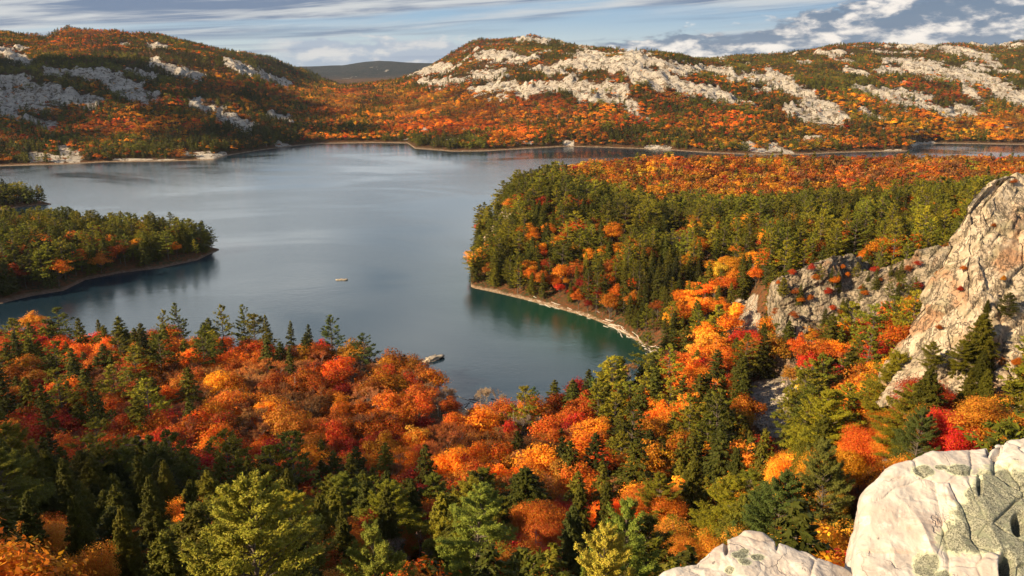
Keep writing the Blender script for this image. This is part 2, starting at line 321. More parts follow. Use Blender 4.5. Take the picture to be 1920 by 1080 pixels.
def m_terrain():
    m, t, out = material('ground of leaf litter and rock')
    geo = t.add('ShaderNodeNewGeometry'); P = geo.outputs['Position']
    z = t.add('ShaderNodeSeparateXYZ', {0: P}).outputs[2]
    rk = t.add('ShaderNodeAttribute', attribute_name='rock').outputs['Fac']
    far = t.add('ShaderNodeAttribute', attribute_name='far').outputs['Fac']
    lit = t.mix(t.mr(t.noise(P, .05, 5, .6), .4, .62), c4(.10, .055, .02), c4(.035, .045, .015))
    lit = t.mix(t.mr(t.noise(P, .5, 4, .7), .42, .6), lit, c4(.16, .055, .02))
    fc = t.mix(t.mr(t.noise(P, .02, 6, .7), .45, .6), c4(.012, .018, .020), c4(.028, .026, .026))
    lit = t.mix(far, lit, fc)
    # far rock, striped by joints and ledges
    a = t.noise(P, .035, 6, .65, .6); b = t.noise(P, .16, 6, .7, .8)
    rc = t.mix(t.mr(a, .35, .65), c4(.70, .62, .52), c4(.52, .45, .38))
    rc = t.mix(t.mr(b, .54, .62), rc, c4(.24, .19, .15))
    rc = t.mix(t.mr(t.noise(t.add('ShaderNodeVectorMath', {0: P, 1: (1, .5, 2.2)}, operation='MULTIPLY').outputs[0], .11, 7, .75, .4), .55, .62), rc, c4(.17, .12, .08))
    rc = t.mix(t.math('MULTIPLY', t.mr(t.noise(P, .06, 5, .7, .3), .54, .6), .8), rc, c4(.11, .07, .035))
    rc2, h2 = rock_nodes(t, P, 1.0)
    nearf = t.mr(t.add('ShaderNodeSeparateXYZ', {0: P}).outputs[1], 700, 900, 1, 0)
    rc = t.mix(nearf, rc, rc2)
    c = t.mix(t.mr(t.math('ADD', rk, t.math('MULTIPLY', t.math('SUBTRACT', t.noise(P, .3, 4, .7), .5), .5)), .35, .6), lit, rc)
    shore = t.mr(t.math('ADD', z, t.math('MULTIPLY', t.math('SUBTRACT', t.noise(P, .16, 5, .65), .25), 2.2)), 1.0, 1.7, 1, 0)
    beach = t.mix(t.mr(t.noise(P, .6, 5, .7), .4, .6), c4(.34, .24, .15), c4(.20, .11, .055))
    beach = t.mix(t.mr(t.noise(P, 1.6, 4, .7), .55, .62), beach, c4(.55, .48, .40))
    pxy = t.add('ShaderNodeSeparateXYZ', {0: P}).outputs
    brown_side = t.math('MULTIPLY', t.mr(pxy[0], -80, -40, 1, 0), t.mr(pxy[1], 900, 950, 1, 0))  # the left shores have a darker brown beach
    beach = t.mix(brown_side, beach, t.mix(t.mr(t.noise(P, .6, 5, .7), .4, .6), c4(.13, .075, .045), c4(.20, .13, .09)))
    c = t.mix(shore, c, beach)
    hh = t.math('ADD', t.math('MULTIPLY', b, 2.0), h2)
    bump = t.add('ShaderNodeBump', {'Height': t.math('MULTIPLY', hh, t.mr(nearf, 0, 1, 3.0, .5)), 'Strength': .8, 'Distance': 1.0})
    bs = t.add('ShaderNodeBsdfPrincipled', {'Base Color': c, 'Roughness': .9, 'Normal': bump.outputs[0], 'Specular IOR Level': .2})
    t.l.new(bs.outputs[0], out.inputs[0]); return m
def m_rock(name, scale, warm=1., bump=.5, dist=.3, dark=1.0):
    m, t, out = material(name)
    P = t.add('ShaderNodeNewGeometry').outputs['Position']
    c, h = rock_nodes(t, P, scale, warm, dark)
    b = t.add('ShaderNodeBump', {'Height': h, 'Strength': bump, 'Distance': dist})
    bs = t.add('ShaderNodeBsdfPrincipled', {'Base Color': c, 'Roughness': .85, 'Normal': b.outputs[0], 'Specular IOR Level': .25})
    t.l.new(bs.outputs[0], out.inputs[0]); return m
def m_leaf(name, transl=.3, var=.35, rough=.6):
    m, t, out = material(name)
    tint = t.add('ShaderNodeAttribute', attribute_name='tint', attribute_type='INSTANCER').outputs['Color']
    ri = t.add('ShaderNodeNewGeometry').outputs['Random Per Island']
    hs = t.add('ShaderNodeHueSaturation', {'Hue': t.mr(ri, 0, 1, .5-.022, .5+.022, False), 'Saturation': 1.0, 'Value': t.mr(t.math('FRACT', t.math('MULTIPLY', ri, 7.31)), 0, 1, 1-var, 1+var, False), 'Color': tint}).outputs[0]
    d = t.add('ShaderNodeBsdfPrincipled', {'Base Color': hs, 'Roughness': rough, 'Specular IOR Level': .15})
    tr = t.add('ShaderNodeBsdfTranslucent', {'Color': hs})
    mx = t.add('ShaderNodeMixShader', {0: transl, 1: d.outputs[0], 2: tr.outputs[0]})
    t.l.new(mx.outputs[0], out.inputs[0]); return m
def m_bark(name, a, b):
    m, t, out = material(name)
    P = t.add('ShaderNodeTexCoord').outputs['Object']
    v = t.add('ShaderNodeVectorMath', {0: P, 1: (6, 6, 1.2)}, operation='MULTIPLY').outputs[0]
    n = t.noise(v, 1.5, 5, .7)
    c = t.mix(t.mr(n, .35, .65), a, b)
    bs = t.add('ShaderNodeBsdfPrincipled', {'Base Color': c, 'Roughness': .9})
    t.l.new(bs.outputs[0], out.inputs[0]); return m
M_TER = m_terrain(); M_LEAF = m_leaf('broad leaves', .38, .22); M_NEED = m_leaf('needles', .16, .25, .7); M_TWIG = m_leaf('bare twigs', .05, .3, .8)
M_BARK = m_bark('dark bark', c4(.05, .035, .025), c4(.13, .10, .08)); M_PALE = m_bark('pale bark', c4(.35, .31, .27), c4(.16, .13, .11))
M_DRIFT = m_bark('bleached driftwood', c4(.58, .52, .45), c4(.33, .27, .22))
def m_water():
    m, t, out = material('lake water')
    P = t.add('ShaderNodeNewGeometry').outputs['Position']
    sh = t.add('ShaderNodeAttribute', attribute_name='shallow').outputs['Fac']
    c = t.mix(sh, c4(.008, .020, .032), c4(.009, .042, .022))
    wv = t.add('ShaderNodeVectorMath', {0: P, 1: (.55, 1.0, 1)}, operation='MULTIPLY').outputs[0]
    calm = t.mr(t.noise(t.add('ShaderNodeVectorMath', {0: P, 1: (.5, 1.0, 1)}, operation='MULTIPLY').outputs[0], .008, 4, .6, 1.0), .35, .62, .25, 1.0)
    h = t.math('ADD', t.noise(wv, .45, 4, .6, .3), t.math('MULTIPLY', t.noise(wv, 1.6, 3, .6), .35))
    b = t.add('ShaderNodeBump', {'Height': t.math('MULTIPLY', h, calm), 'Strength': .45, 'Distance': .26})
    bs = t.add('ShaderNodeBsdfPrincipled', {'Base Color': c, 'Roughness': t.mr(calm, 0, 1, .06, .16), 'IOR': 1.45, 'Normal': b.outputs[0]})
    t.l.new(bs.outputs[0], out.inputs[0]); return m

# ------------------------------------------------------------------ ground sheet
Yr = np.concatenate([np.linspace(-70, 2, 30, endpoint=False), np.geomspace(2, 60, 50, endpoint=False), np.geomspace(60, 400, 220, endpoint=False), np.geomspace(400, 1060, 190, endpoint=False), np.linspace(1060, 2600, 400, endpoint=False), np.geomspace(2600, 9000, 70)])
Tc = np.concatenate([np.linspace(-1.6, -.75, 30, endpoint=False), np.linspace(-.75, .75, 860, endpoint=False), np.linspace(.75, 1.6, 31)])
gX = Tc[None, :]*(Yr[:, None]+TOFF); gY = np.repeat(Yr[:, None], len(Tc), 1)
gZ = H(gX, gY)
rk = np.maximum(rock_far(gX, gY, gZ), rock_near(gX, gY, gZ))
_c1, _c2, _cid = voronoi((gX+.5*gY)/22., (gY-.2*gX)/40., 0*gX, 61)
relief = (ridged((gX+.3*gY)/26., gY/34., o=4, s=21)*6+ridged(gX/9., gY/14., o=3, s=22)*2.4+(_cid-.5)*9-3*np.exp(-((_c2-_c1)/.08)**2))*sstep(1000, 1300, gY)*(gY < 3300)
gZ2 = gZ+rk*relief*sstep(.5, 6, gZ)
isl = sstep(3500, 5000, gY)
rk = np.where(gY > 4000, sstep(.22, .5, fbm(gX/60., gY/300., o=5, s=55, g=.7))*.5, rk)
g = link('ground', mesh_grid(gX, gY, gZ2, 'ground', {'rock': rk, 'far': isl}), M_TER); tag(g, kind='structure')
# water sheet
wY = np.concatenate([np.geomspace(200, 1000, 160, endpoint=False), np.geomspace(1000, 3000, 60)]); wT = np.linspace(-1.3, 1.3, 420)
wX = wT[None, :]*(wY[:, None]+TOFF); wYY = np.repeat(wY[:, None], len(wT), 1)
wpx, wpy = project(wX, wYY, 0*wX)
shal = np.exp(-((wpx-1080)/190.)**2-((wpy-(600+.25*(wpx-1080)))/75.)**2)
wo = link('lake_water', mesh_grid(wX, wYY, 0*wX, 'lake_water', {'shallow': shal}), m_water()); tag(wo, kind='structure')

# ------------------------------------------------------------------ tree building
class Soup:
    """collects leaf cards (diamonds) and tapered tubes as plain arrays"""
    def __init__(s): s.v = []; s.q = []; s.n = 0
    def cards(s, c, a, b, la, lb):
        """centres, long axis, width axis (unit), half lengths"""
        a = a*la[:, None]; b = b*lb[:, None]
        v = np.stack([c-a, c+b-a*.15, c+a, c-b-a*.15], 1).reshape(-1, 3)
        s.v.append(v); s.q.append(np.arange(len(v)).reshape(-1, 4)+s.n); s.n += len(v)
    def tubes(s, p0, p1, r0, r1, k=5):
        p0, p1 = np.atleast_2d(p0).astype(float), np.atleast_2d(p1).astype(float); m = len(p0)
        r0, r1 = np.broadcast_to(r0, m), np.broadcast_to(r1, m)
        d = p1-p0; d = d/np.maximum(np.linalg.norm(d, axis=1, keepdims=True), 1e-6)
        ref = np.where(np.abs(d[:, 2:3]) > .9, np.array([[1., 0, 0]]), np.array([[0., 0, 1]]))
        u = np.cross(d, ref); u /= np.linalg.norm(u, axis=1, keepdims=True); w2 = np.cross(d, u)
        an = np.arange(k)*2*np.pi/k
        ring = u[:, None]*np.cos(an)[None, :, None]+w2[:, None]*np.sin(an)[None, :, None]
        v = np.concatenate([p0[:, None]+ring*r0[:, None, None], p1[:, None]+ring*r1[:, None, None]], 1)
        i = np.arange(k); j = (i+1) % k
        q = np.stack([i, j, j+k, i+k], -1)[None]+(np.arange(m)*2*k)[:, None, None]+s.n
        s.v.append(v.reshape(-1, 3)); s.q.append(q.reshape(-1, 4)); s.n += m*2*k
    def arrays(s): return np.concatenate(s.v), np.concatenate(s.q)
def unit(a): return a/np.maximum(np.linalg.norm(a, axis=-1, keepdims=True), 1e-6)
def rnd(r, n): return unit(r.normal(size=(n, 3)))
def facing(r, nrm, jit, along=None):
    """card axes for a wanted normal"""
    n = unit(nrm+r.normal(size=nrm.shape)*jit)
    t = along if along is not None else r.normal(size=nrm.shape)
    a = unit(t-n*np.sum(t*n, 1, keepdims=True)); return a, np.cross(n, a)
def hemlock(r, nb, nc, cs, Hh=18., wide=.27):
    T, C = Soup(), Soup()
    h = np.clip(np.linspace(.10, .985, nb)+r.normal(size=nb)*.01, .05, .99)
    azm = np.arange(nb)*2.399+r.uniform(0, .7, nb)
    prof = (1-h)**.72*(1-.25*np.clip((.3-h)/.3, 0, 1))
    L = Hh*wide*prof*r.uniform(.65, 1.15, nb)+.25
    pit = np.interp(h, [0, .6, 1], [-.25, .05, .7])+r.normal(size=nb)*.08
    d = np.stack([np.cos(azm)*np.cos(pit), np.sin(azm)*np.cos(pit), np.sin(pit)], 1)
    base = np.stack([0*h, 0*h, h*Hh], 1)
    tip = base+d*L[:, None]; tip[:, 2] -= L*.10
    T.tubes([[0, 0, -1.5], [0, 0, Hh*.5]], [[0, 0, Hh*.5], [0, 0, Hh*.97]], [.016*Hh, .010*Hh], [.010*Hh, .001*Hh], 6)
    if nb > 60:
        sel = r.random(nb) < .6; T.tubes(base[sel], (base+(tip-base)*.8)[sel], .05, .015, 3)
    w_ = L/L.sum(); bi = r.choice(nb, nb*nc, p=w_/w_.sum())
    t = r.uniform(.12, 1.0, len(bi))**.75
    c = base[bi]+d[bi]*(L[bi]*t)[:, None]; c[:, 2] -= L[bi]*.12*t*t
    side = np.cross(d[bi], [0, 0, 1.]); sd_ = r.normal(size=len(bi))*(1.08-t)*L[bi]*.26
    c = c+side*sd_[:, None]; c[:, 2] += r.normal(size=len(bi))*.12-np.abs(sd_)*.15
    al = unit(d[bi]+side*np.sign(sd_)[:, None]*.6+r.normal(size=c.shape)*.25-np.array([0, 0, .25]))
    rad = unit(c*np.array([1, 1, 0])+1e-3)
    a, b = facing(r, np.array([0, 0, 1.])*.9+rad*.55, .45, al)
    s_ = r.uniform(.7, 1.3, len(c))*cs
    C.cards(c, a, b, s_, s_*.42)
    # leader
    c = np.zeros((6, 3)); c[:, 2] = Hh*r.uniform(.95, 1.0, 6); a = unit(rnd(r, 6)*.4+[0, 0, 1]); C.cards(c, a, np.cross(a, rnd(r, 6)), np.full(6, cs*.9), np.full(6, cs*.25))
    return T, C
def pine(r, nb, nc, cs, Hh=20., wide=.24, ragged=.35):
    T, C = Soup(), Soup()
    nw = max(7, nb//6); h = np.repeat(np.linspace(.22, .97, nw), 6)[:nb]; nb = len(h); h = np.clip(h+r.normal(size=nb)*.012, .1, .98)
    azm = r.uniform(0, 6.283, nb)
    prof = np.interp(h, [.2, .35, .6, .85, 1], [.55, 1.0, .85, .45, .08])
    L = Hh*wide*prof*r.uniform(1-ragged*1.4, 1+ragged, nb)+.3
    pit = np.interp(h, [.2, .6, 1], [.05, .3, .9])+r.normal(size=nb)*.1
    d = np.stack([np.cos(azm)*np.cos(pit), np.sin(azm)*np.cos(pit), np.sin(pit)], 1)
    base = np.stack([0*h, 0*h, h*Hh], 1); tip = base+d*L[:, None]; tip[:, 2] += L*.06
    lean = r.normal(size=2)*.01*Hh
    T.tubes([[0, 0, -1.5], [0, 0, Hh*.5]], [[0, 0, Hh*.5], [0, 0, Hh*.96]], [.014*Hh, .009*Hh], [.009*Hh, .0015*Hh], 6)
    T.tubes(base, tip, Hh*.0035, Hh*.0008, 4 if nb > 50 else 3)
    # tufts: clusters of needles bunched towards branch ends and side shoots
    w_ = L/L.sum(); nt = nb*max(2, nc//9) if nb > 50 else nb*2
    bi = r.choice(nb, nt, p=w_); t = r.uniform(.3, 1.05, nt)**.8
    side = np.cross(d[bi], [0, 0, 1.]); sd_ = r.normal(size=nt)*(1.15-t)*L[bi]*.30
    tc_ = base[bi]+d[bi]*(L[bi]*t)[:, None]+side*sd_[:, None]; tc_[:, 2] += L[bi]*.06*t*t+np.abs(r.normal(size=nt))*.15
    per = max(2, int(nb*nc/nt)); k = np.repeat(np.arange(nt), per)
    o = rnd(r, len(k)); o[:, 2] = np.abs(o[:, 2])*.8+.1
    c = tc_[k]+o*max(cs, .24)*r.uniform(.3, 1.5, len(k))[:, None]
    al = unit(o+d[bi][k]*.7+[0, 0, .35])
    a, b = facing(r, o*.6+[0, 0, .6], .5, al)
    s_ = r.uniform(.7, 1.3, len(c))*cs; C.cards(c, a, b, s_, s_*.33)
    return T, C
def blobs(r, n, Hh, wide, low=.3):
    """centres and radii of leaf masses filling a round crown"""
    p = rnd(r, n*3); p = p[p[:, 2] > -.45][:n]; n = len(p)
    k = r.uniform(.35, .80, n)[:, None]
    q_ = r.uniform(0, 6.28); sq = 1+.28*np.cos(2*(np.arctan2(p[:, 1], p[:, 0])-q_)); k = k*(sq*r.uniform(.8, 1.18, n))[:, None]
    c = p*k*np.array([wide*Hh, wide*Hh, Hh*(1-low)/2*1.0]); c[:, 2] += Hh*(1+low)/2-Hh*.04
    c[:, :2] += r.normal(size=(n, 2))*Hh*.015
    return c, Hh*wide*r.uniform(.26, .46, n)
def maple(r, nbl, nl, cs, Hh=15., wide=.34, low=.28):
    T, C = Soup(), Soup(); nl = int(nl*r.choice([1., .8, .5])); nbl = int(nbl*r.uniform(.7, 1.1))
    bc, br = blobs(r, nbl, Hh, wide, low); n = len(bc)
    bi = r.choice(n, n*nl, p=br**2/np.sum(br**2))
    o = rnd(r, len(bi)); o[:, 2] = np.where(o[:, 2] < -.3, -o[:, 2]*.5, o[:, 2])
    o = o*np.exp(r.normal(size=(len(bi), 1))*.16)
    c = bc[bi]+o*(br[bi]*r.uniform(.72, 1.08, len(bi)))[:, None]*np.array([1, 1, .75])
    a, b = facing(r, o+[0, 0, .25], .36)
    s_ = r.uniform(.65, 1.35, len(c))*cs; C.cards(c, a, b, s_, s_*.7)
    fork = Hh*low*.9
    T.tubes([[0, 0, -1.5]], [[0, 0, fork]], [.017*Hh], [.012*Hh], 6)
    m = min(n, 26 if nbl > 30 else 8); sel = r.permutation(n)[:m]
    mid = bc[sel]*np.array([.45, .45, 0])+np.stack([0*br[sel], 0*br[sel], fork+(bc[sel, 2]-fork)*.45], 1)
    T.tubes(np.tile([0, 0, fork*.93], (m, 1)), mid, .007*Hh, .0045*Hh, 4); T.tubes(mid, bc[sel], .0045*Hh, .0015*Hh, 3)
    return T, C
def birch(r, nbl, nl, cs): return maple(r, nbl, nl, cs, 15., .25, .25)
def bare(r, lv, nt, cs, Hh=13., wide=.36):
    T, C = Soup(), Soup()
    cur = [(np.array([0, 0, Hh*.25]), unit(np.array([r.normal()*.1, r.normal()*.1, 1.])), Hh*.30, Hh*.010)]
    T.tubes([[0, 0, -1.5]], [[0, 0, Hh*.25]], [.013*Hh], [.010*Hh], 6); ends = []
    for lev in range(lv):
        nx = []
        for p, d, L, rr in cur:
            for q in range(3 if lev else 5):
                dd = unit(d+rnd(r, 1)[0]*(.75 if lev == 0 else .6)+[0, 0, .12]); q1 = p+dd*L*r.uniform(.6, 1.15)
                T.tubes(p, q1, rr*.75, rr*.42, 4 if lev < 2 else 3); nx.append((q1, dd, L*.62, rr*.5)); ends.append((q1, dd))
        cur = nx
    if not ends:
        ends = [(np.array([0, 0, Hh*.55])+rnd(r, 1)[0]*Hh*.25, np.array([0, 0, 1.])) for _ in range(12)]
    E = np.array([e[0] for e in ends]); Dd = np.array([e[1] for e in ends])
    bi = r.integers(0, len(E), nt); o = unit(Dd[bi]+rnd(r, nt)*.9+[0, 0, .25])
    c = E[bi]+o*cs*r.uniform(.2, 1.2, nt)[:, None]
    a, b = facing(r, rnd(r, nt), .5, o)
    s_ = r.uniform(.6, 1.3, nt)*cs; C.cards(c, a, b, s_, s_*(.055 if nt > 600 else .25))
    return T, C
KINDS = {  # maker per level of detail: near, middle, far; nominal height
 'hemlock': ((lambda r: hemlock(r, 280, 260, .135), lambda r: hemlock(r, 110, 40, .34), lambda r: hemlock(r, 30, 7, 1.1)), 18., M_NEED, M_BARK),
 'pine': ((lambda r: pine(r, 126, 620, .125), lambda r: pine(r, 66, 64, .34), lambda r: pine(r, 24, 8, 1.1)), 20., M_NEED, M_BARK),
 'maple': ((lambda r: maple(r, 85, 560, .10), lambda r: maple(r, 46, 110, .24), lambda r: maple(r, 15, 14, .80)), 15., M_LEAF, M_BARK),
 'birch': ((lambda r: birch(r, 75, 430, .095), lambda r: birch(r, 36, 80, .25), lambda r: birch(r, 12, 13, .72)), 15., M_LEAF, M_PALE),
 'bare': ((lambda r: bare(r, 5, 1200, .40), lambda r: bare(r, 4, 2600, .6), lambda r: bare(r, 0, 170, 1.3)), 13., M_TWIG, M_PALE)}
def to_mesh(name, T, C=None, mats=()):
    parts = [p for p in (T, C) if p is not None]; v, q, mi, n = [], [], [], 0
    for k, p in enumerate(parts):
        a, b = p.arrays(); v.append(a); q.append(b+n); n += len(a); mi.append(np.full(len(b), k))
    v = np.concatenate(v); q = np.concatenate(q); me = bpy.data.meshes.new(name)
    me.vertices.add(len(v)); me.vertices.foreach_set('co', v.reshape(-1).astype('f4'))
    for m in mats: me.materials.append(m)
    set_faces(me, q, False, np.concatenate(mi)); return me
PROTO = {}; NVAR = (5, 4, 4)
for kd, (mk, Hn, ml, mb) in KINDS.items():
    for lod in range(3):
        for v in range(NVAR[lod]):
            r_ = np.random.default_rng(hash((len(kd), lod, v)) % 99991 + ord(kd[0]))
            T, C = mk[lod](r_)
            PROTO[kd, lod, v] = (to_mesh('trunk', T, None, (mb,)), to_mesh('crown', C, None, (ml,)), to_mesh(kd, T, C, (mb, ml)) if lod else None)

# ------------------------------------------------------------------ where each kind of tree grows
PAL = {'dkgreen': [(.070, .068, .006), (.088, .082, .007), (.056, .060, .007), (.108, .094, .007)],
 'green': [(.170, .150, .008), (.135, .130, .008), (.205, .170, .010), (.110, .115, .009)],
 'orange': [(.64, .175, .012), (.68, .22, .014), (.60, .14, .010), (.64, .25, .016), (.54, .17, .014)],
 'rust': [(.40, .10, .012), (.46, .125, .012), (.35, .085, .012), (.42, .145, .016)],
 'red': [(.46, .04, .010), (.38, .03, .010), (.50, .065, .012)],
 'gold': [(.66, .27, .02), (.60, .30, .03), (.70, .24, .018)],
 'brown': [(.27, .11, .036), (.33, .14, .045), (.25, .10, .036), (.36, .11, .025)],
 'grey': [(.20, .15, .11), (.24, .18, .13), (.17, .12, .09)]}
TYPES = [('hemlock', 'dkgreen'), ('pine', 'green'), ('maple', 'orange'), ('maple', 'rust'), ('maple', 'red'), ('birch', 'gold'), ('bare', 'brown'), ('birch', 'orange')]
#          hem   pine  org   rust  red  gold  bare  birch-orange
def blend(px, py, base, spots):
    w_ = np.repeat(np.array(base, float)[None], len(px), 0)
    for cx, cy, rx, ry, *ws in spots:
        g_ = np.exp(-((px-cx)/rx)**2-((py-cy)/ry)**2)*1.35; g_ = np.clip(g_, 0, 1)[:, None]
        w_ = w_*(1-g_)+g_*np.array(ws, float)[None]
    return w_
SP_A = [ # far hills
 (800, 200, 330, 45, .02, .01, .20, .30, .01, .03, .43, .0), (620, 190, 150, 25, .06, .02, .14, .30, .02, .03, .43, 0), (600, 235, 160, 22, .22, .04, .22, .28, .06, .05, .13, 0),
 (170, 58, 90, 14, .04, .02, .35, .50, .07, 0, .02, 0), (150, 85, 80, 12, .06, .03, .20, .35, 0, 0, .36, 0), (330, 80, 80, 16, .3, .35, .2, .1, 0, .05, 0, 0), (250, 110, 150, 14, .35, .35, .18, .1, 0, .02, 0, 0),
 (80, 130, 130, 20, .68, .22, .04, .06, 0, 0, 0, 0), (230, 125, 100, 16, .6, .3, .05, .05, 0, 0, 0, 0), (480, 120, 70, 14, .75, .1, .05, .1, 0, 0, 0, 0), (390, 85, 40, 10, .2, .1, .3, .4, 0, 0, 0, 0),
 (450, 160, 90, 18, .12, .03, .12, .38, .02, 0, .33, 0), (220, 225, 120, 24, .12, .02, .28, .44, .06, .04, .04, 0), (70, 240, 80, 22, .3, .05, .15, .4, .1, 0, 0, 0), (300, 232, 48, 12, .10, .1, .38, .12, 0, .28, .02, 0),
 (330, 262, 120, 12, .55, .25, .08, .12, 0, 0, 0, 0), (60, 280, 160, 14, .6, .1, .05, .25, 0, 0, 0, 0), (490, 230, 90, 30, .7, .12, .06, .10, 0, .02, 0, 0), (500, 190, 40, 10, .2, .1, .35, .1, 0, .25, 0, 0),
 (835, 265, 75, 13, .62, .28, .08, .02, 0, 0, 0, 0), (850, 235, 110, 14, .03, .02, .50, .38, .02, .05, 0, 0), (990, 250, 100, 22, .10, .02, .38, .42, .05, .03, 0, 0),
 (1110, 222, 50, 12, .03, .05, .42, .08, .02, .40, 0, 0), (1200, 258, 150, 16, .45, .10, .20, .22, .03, 0, 0, 0), (1300, 225, 160, 22, .10, .04, .40, .40, .05, .01, 0, 0), (1290, 200, 70, 10, .4, .25, .2, .15, 0, 0, 0, 0),
 (1300, 170, 90, 12, .08, .06, .42, .22, .02, .02, .18, 0), (1370, 150, 60, 10, .05, .05, .5, .2, 0, .05, .15, 0), (900, 90, 60, 14, .08, .05, .30, .45, .12, 0, 0, 0), (1040, 95, 120, 16, .30, .28, .17, .2, .05, 0, 0, 0),
 (1300, 110, 90, 12, .35, .2, .15, .28, .02, 0, 0, 0), (1420, 118, 90, 12, .28, .30, .22, .18, .02, 0, 0, 0), (1560, 130, 140, 20, .22, .28, .25, .2, .03, .02, 0, 0), (1700, 110, 80, 14, .5, .25, .1, .15, 0, 0, 0, 0),
 (1600, 155, 130, 10, .5, .15, .05, .25, .05, 0, 0, 0), (1760, 168, 120, 12, .25, .08, .07, .4, .2, 0, 0, 0), (1870, 125, 80, 20, .6, .15, .05, .18, .02, 0, 0, 0), (1600, 190, 50, 14, .1, .1, .55, .2, 0, .05, 0, 0),
 (1640, 245, 200, 20, .10, .06, .46, .3, .03, .05, 0, 0), (1850, 225, 120, 18, .03, .03, .48, .36, .03, .04, .03, 0), (1540, 250, 60, 14, .15, .1, .3, .3, .05, .1, 0, 0), (1910, 225, 30, 25, 0, 0, .1, .2, 0, 0, .7, 0)]
SP_B = [ # pine covered point
 (1300, 312, 260, 14, .03, .01, .42, .30, .02, .08, .14, 0), (1150, 302, 90, 10, 0, .02, .55, .1, 0, .33, 0, 0), (1560, 310, 200, 16, .02, .0, .14, .40, .02, .02, .40, 0), (1800, 300, 150, 12, .1, .02, .35, .35, .03, .05, .1, 0),
 (1350, 345, 350, 12, .4, .25, .15, .15, .02, .0, .03, 0), (1390, 335, 45, 10, 0, 0, .35, .1, 0, .55, 0, 0),
 (960, 380, 80, 60, .35, .57, .04, .02, .02, 0, 0, 0), (1040, 420, 80, 40, .40, .38, .14, .05, .03, 0, 0, 0), (1010, 425, 25, 14, .1, .1, .7, .1, 0, 0, 0, 0), (1160, 440, 40, 22, .1, .1, .45, .2, .03, .12, 0, 0),
 (1070, 525, 32, 26, .0, .1, .35, 0, .55, 0, 0, 0), (1185, 545, 24, 20, 0, .1, .6, 0, .1, .1, 0, 0), (1170, 470, 35, 16, 0, .1, .5, 0, 0, .4, 0, 0), (950, 480, 60, 50, .45, .52, .03, 0, 0, 0, 0, 0),
 (1340, 540, 60, 60, .1, .12, .36, .06, 0, .18, 0, .18), (1300, 560, 50, 40, .1, .1, .2, .05, 0, .3, 0, .25), (1250, 470, 130, 70, .60, .32, .05, .03, 0, 0, 0, 0), (1500, 400, 180, 60, .52, .38, .05, .03, .02, 0, 0, 0),
 (1210, 600, 80, 50, .45, .48, .05, .02, 0, 0, 0, 0), (1640, 420, 60, 20, .3, .3, .15, .15, .1, 0, 0, 0), (940, 560, 60, 14, .2, .3, .2, .3, 0, 0, 0, 0)]
SP_C = [ # slope below the viewpoint
 (60, 640, 90, 60, .55, .12, .17, .06, .10, 0, 0, 0), (250, 650, 130, 40, .36, .12, .32, .12, .05, 0, .03, 0), (470, 630, 200, 26, .55, .25, .12, .05, .01, .0, .02, 0), (620, 640, 90, 30, .30, .2, .25, .05, .03, .12, .05, 0),
 (130, 720, 140, 50, .42, .05, .12, .25, .12, 0, .04, 0), (290, 720, 90, 50, .45, .05, .05, .25, .02, 0, .18, 0), (480, 690, 130, 45, .14, .03, .06, .17, 0, 0, .60, 0), (640, 720, 130, 45, .03, .02, .18, .16, .02, .0, .59, 0),
 (560, 800, 200, 60, .0, .0, .16, .38, .08, 0, .38, 0), (760, 770, 110, 45, .02, .02, .40, .14, .08, .02, .32, 0), (120, 810, 150, 26, .04, .0, .12, .26, .55, 0, .03, 0), (300, 815, 130, 26, .02, .02, .15, .35, .36, 0, .1, 0),
 (860, 860, 170, 55, .02, .02, .55, .15, .10, .02, .14, 0), (940, 790, 90, 35, .02, .05, .15, .15, .0, 0, .63, 0), (680, 880, 150, 40, .10, .02, .42, .20, .14, .0, .12, 0), (1060, 830, 80, 50, .2, .03, .45, .15, .05, .03, .09, 0),
 (200, 900, 330, 50, .93, .05, 0, .02, 0, 0, 0, 0), (560, 940, 170, 50, .82, .08, .02, .04, .04, 0, 0, 0), (1180, 830, 90, 50, .66, .12, .14, .03, .02, .03, 0, 0), (1200, 740, 110, 40, .62, .20, .12, .03, 0, .03, 0, 0),
 (1360, 800, 110, 70, .60, .20, .12, .02, .02, .04, 0, 0), (1400, 680, 70, 40, .45, .2, .2, .05, .02, .08, 0, 0), (1240, 900, 110, 50, .34, .10, .30, .04, 0, .10, 0, .12), (1500, 650, 100, 50, .22, .12, .30, .10, .12, .10, .04, 0),
 (1560, 730, 90, 40, .38, .22, .2, .05, .03, .10, .02, 0), (1600, 800, 110, 50, .46, .2, .24, .0, .02, .08, 0, 0), (1470, 900, 130, 70, .36, .26, .12, .02, 0, .2, 0, .04), (1540, 1000, 120, 60, .08, .12, .12, 0, 0, .5, 0, .18),
 (1250, 1010, 110, 60, .1, .1, .25, 0, 0, .3, 0, .25), (1000, 1030, 140, 50, .3, .2, .3, 0, .1, .1, 0, 0), (100, 1040, 160, 40, .1, .03, .3, .1, .05, .2, 0, .22), (1800, 770, 110, 40, .25, .1, .25, 0, .1, .3, 0, 0), (700, 1020, 120, 60, .35, .15, .1, .1, .2, .05, .05, 0)]
SP_D = [(60, 470, 150, 45, .28, .50, .10, .10, .02, 0, 0, 0), (60, 540, 90, 30, .45, .42, .03, .10, 0, 0, 0, 0), (250, 450, 110, 25, .35, .35, .22, .08, 0, 0, 0, 0), (360, 450, 50, 30, .72, .25, .03, 0, 0, 0, 0, 0), (240, 480, 50, 20, .45, .3, .12, .13, 0, 0, 0, 0)]
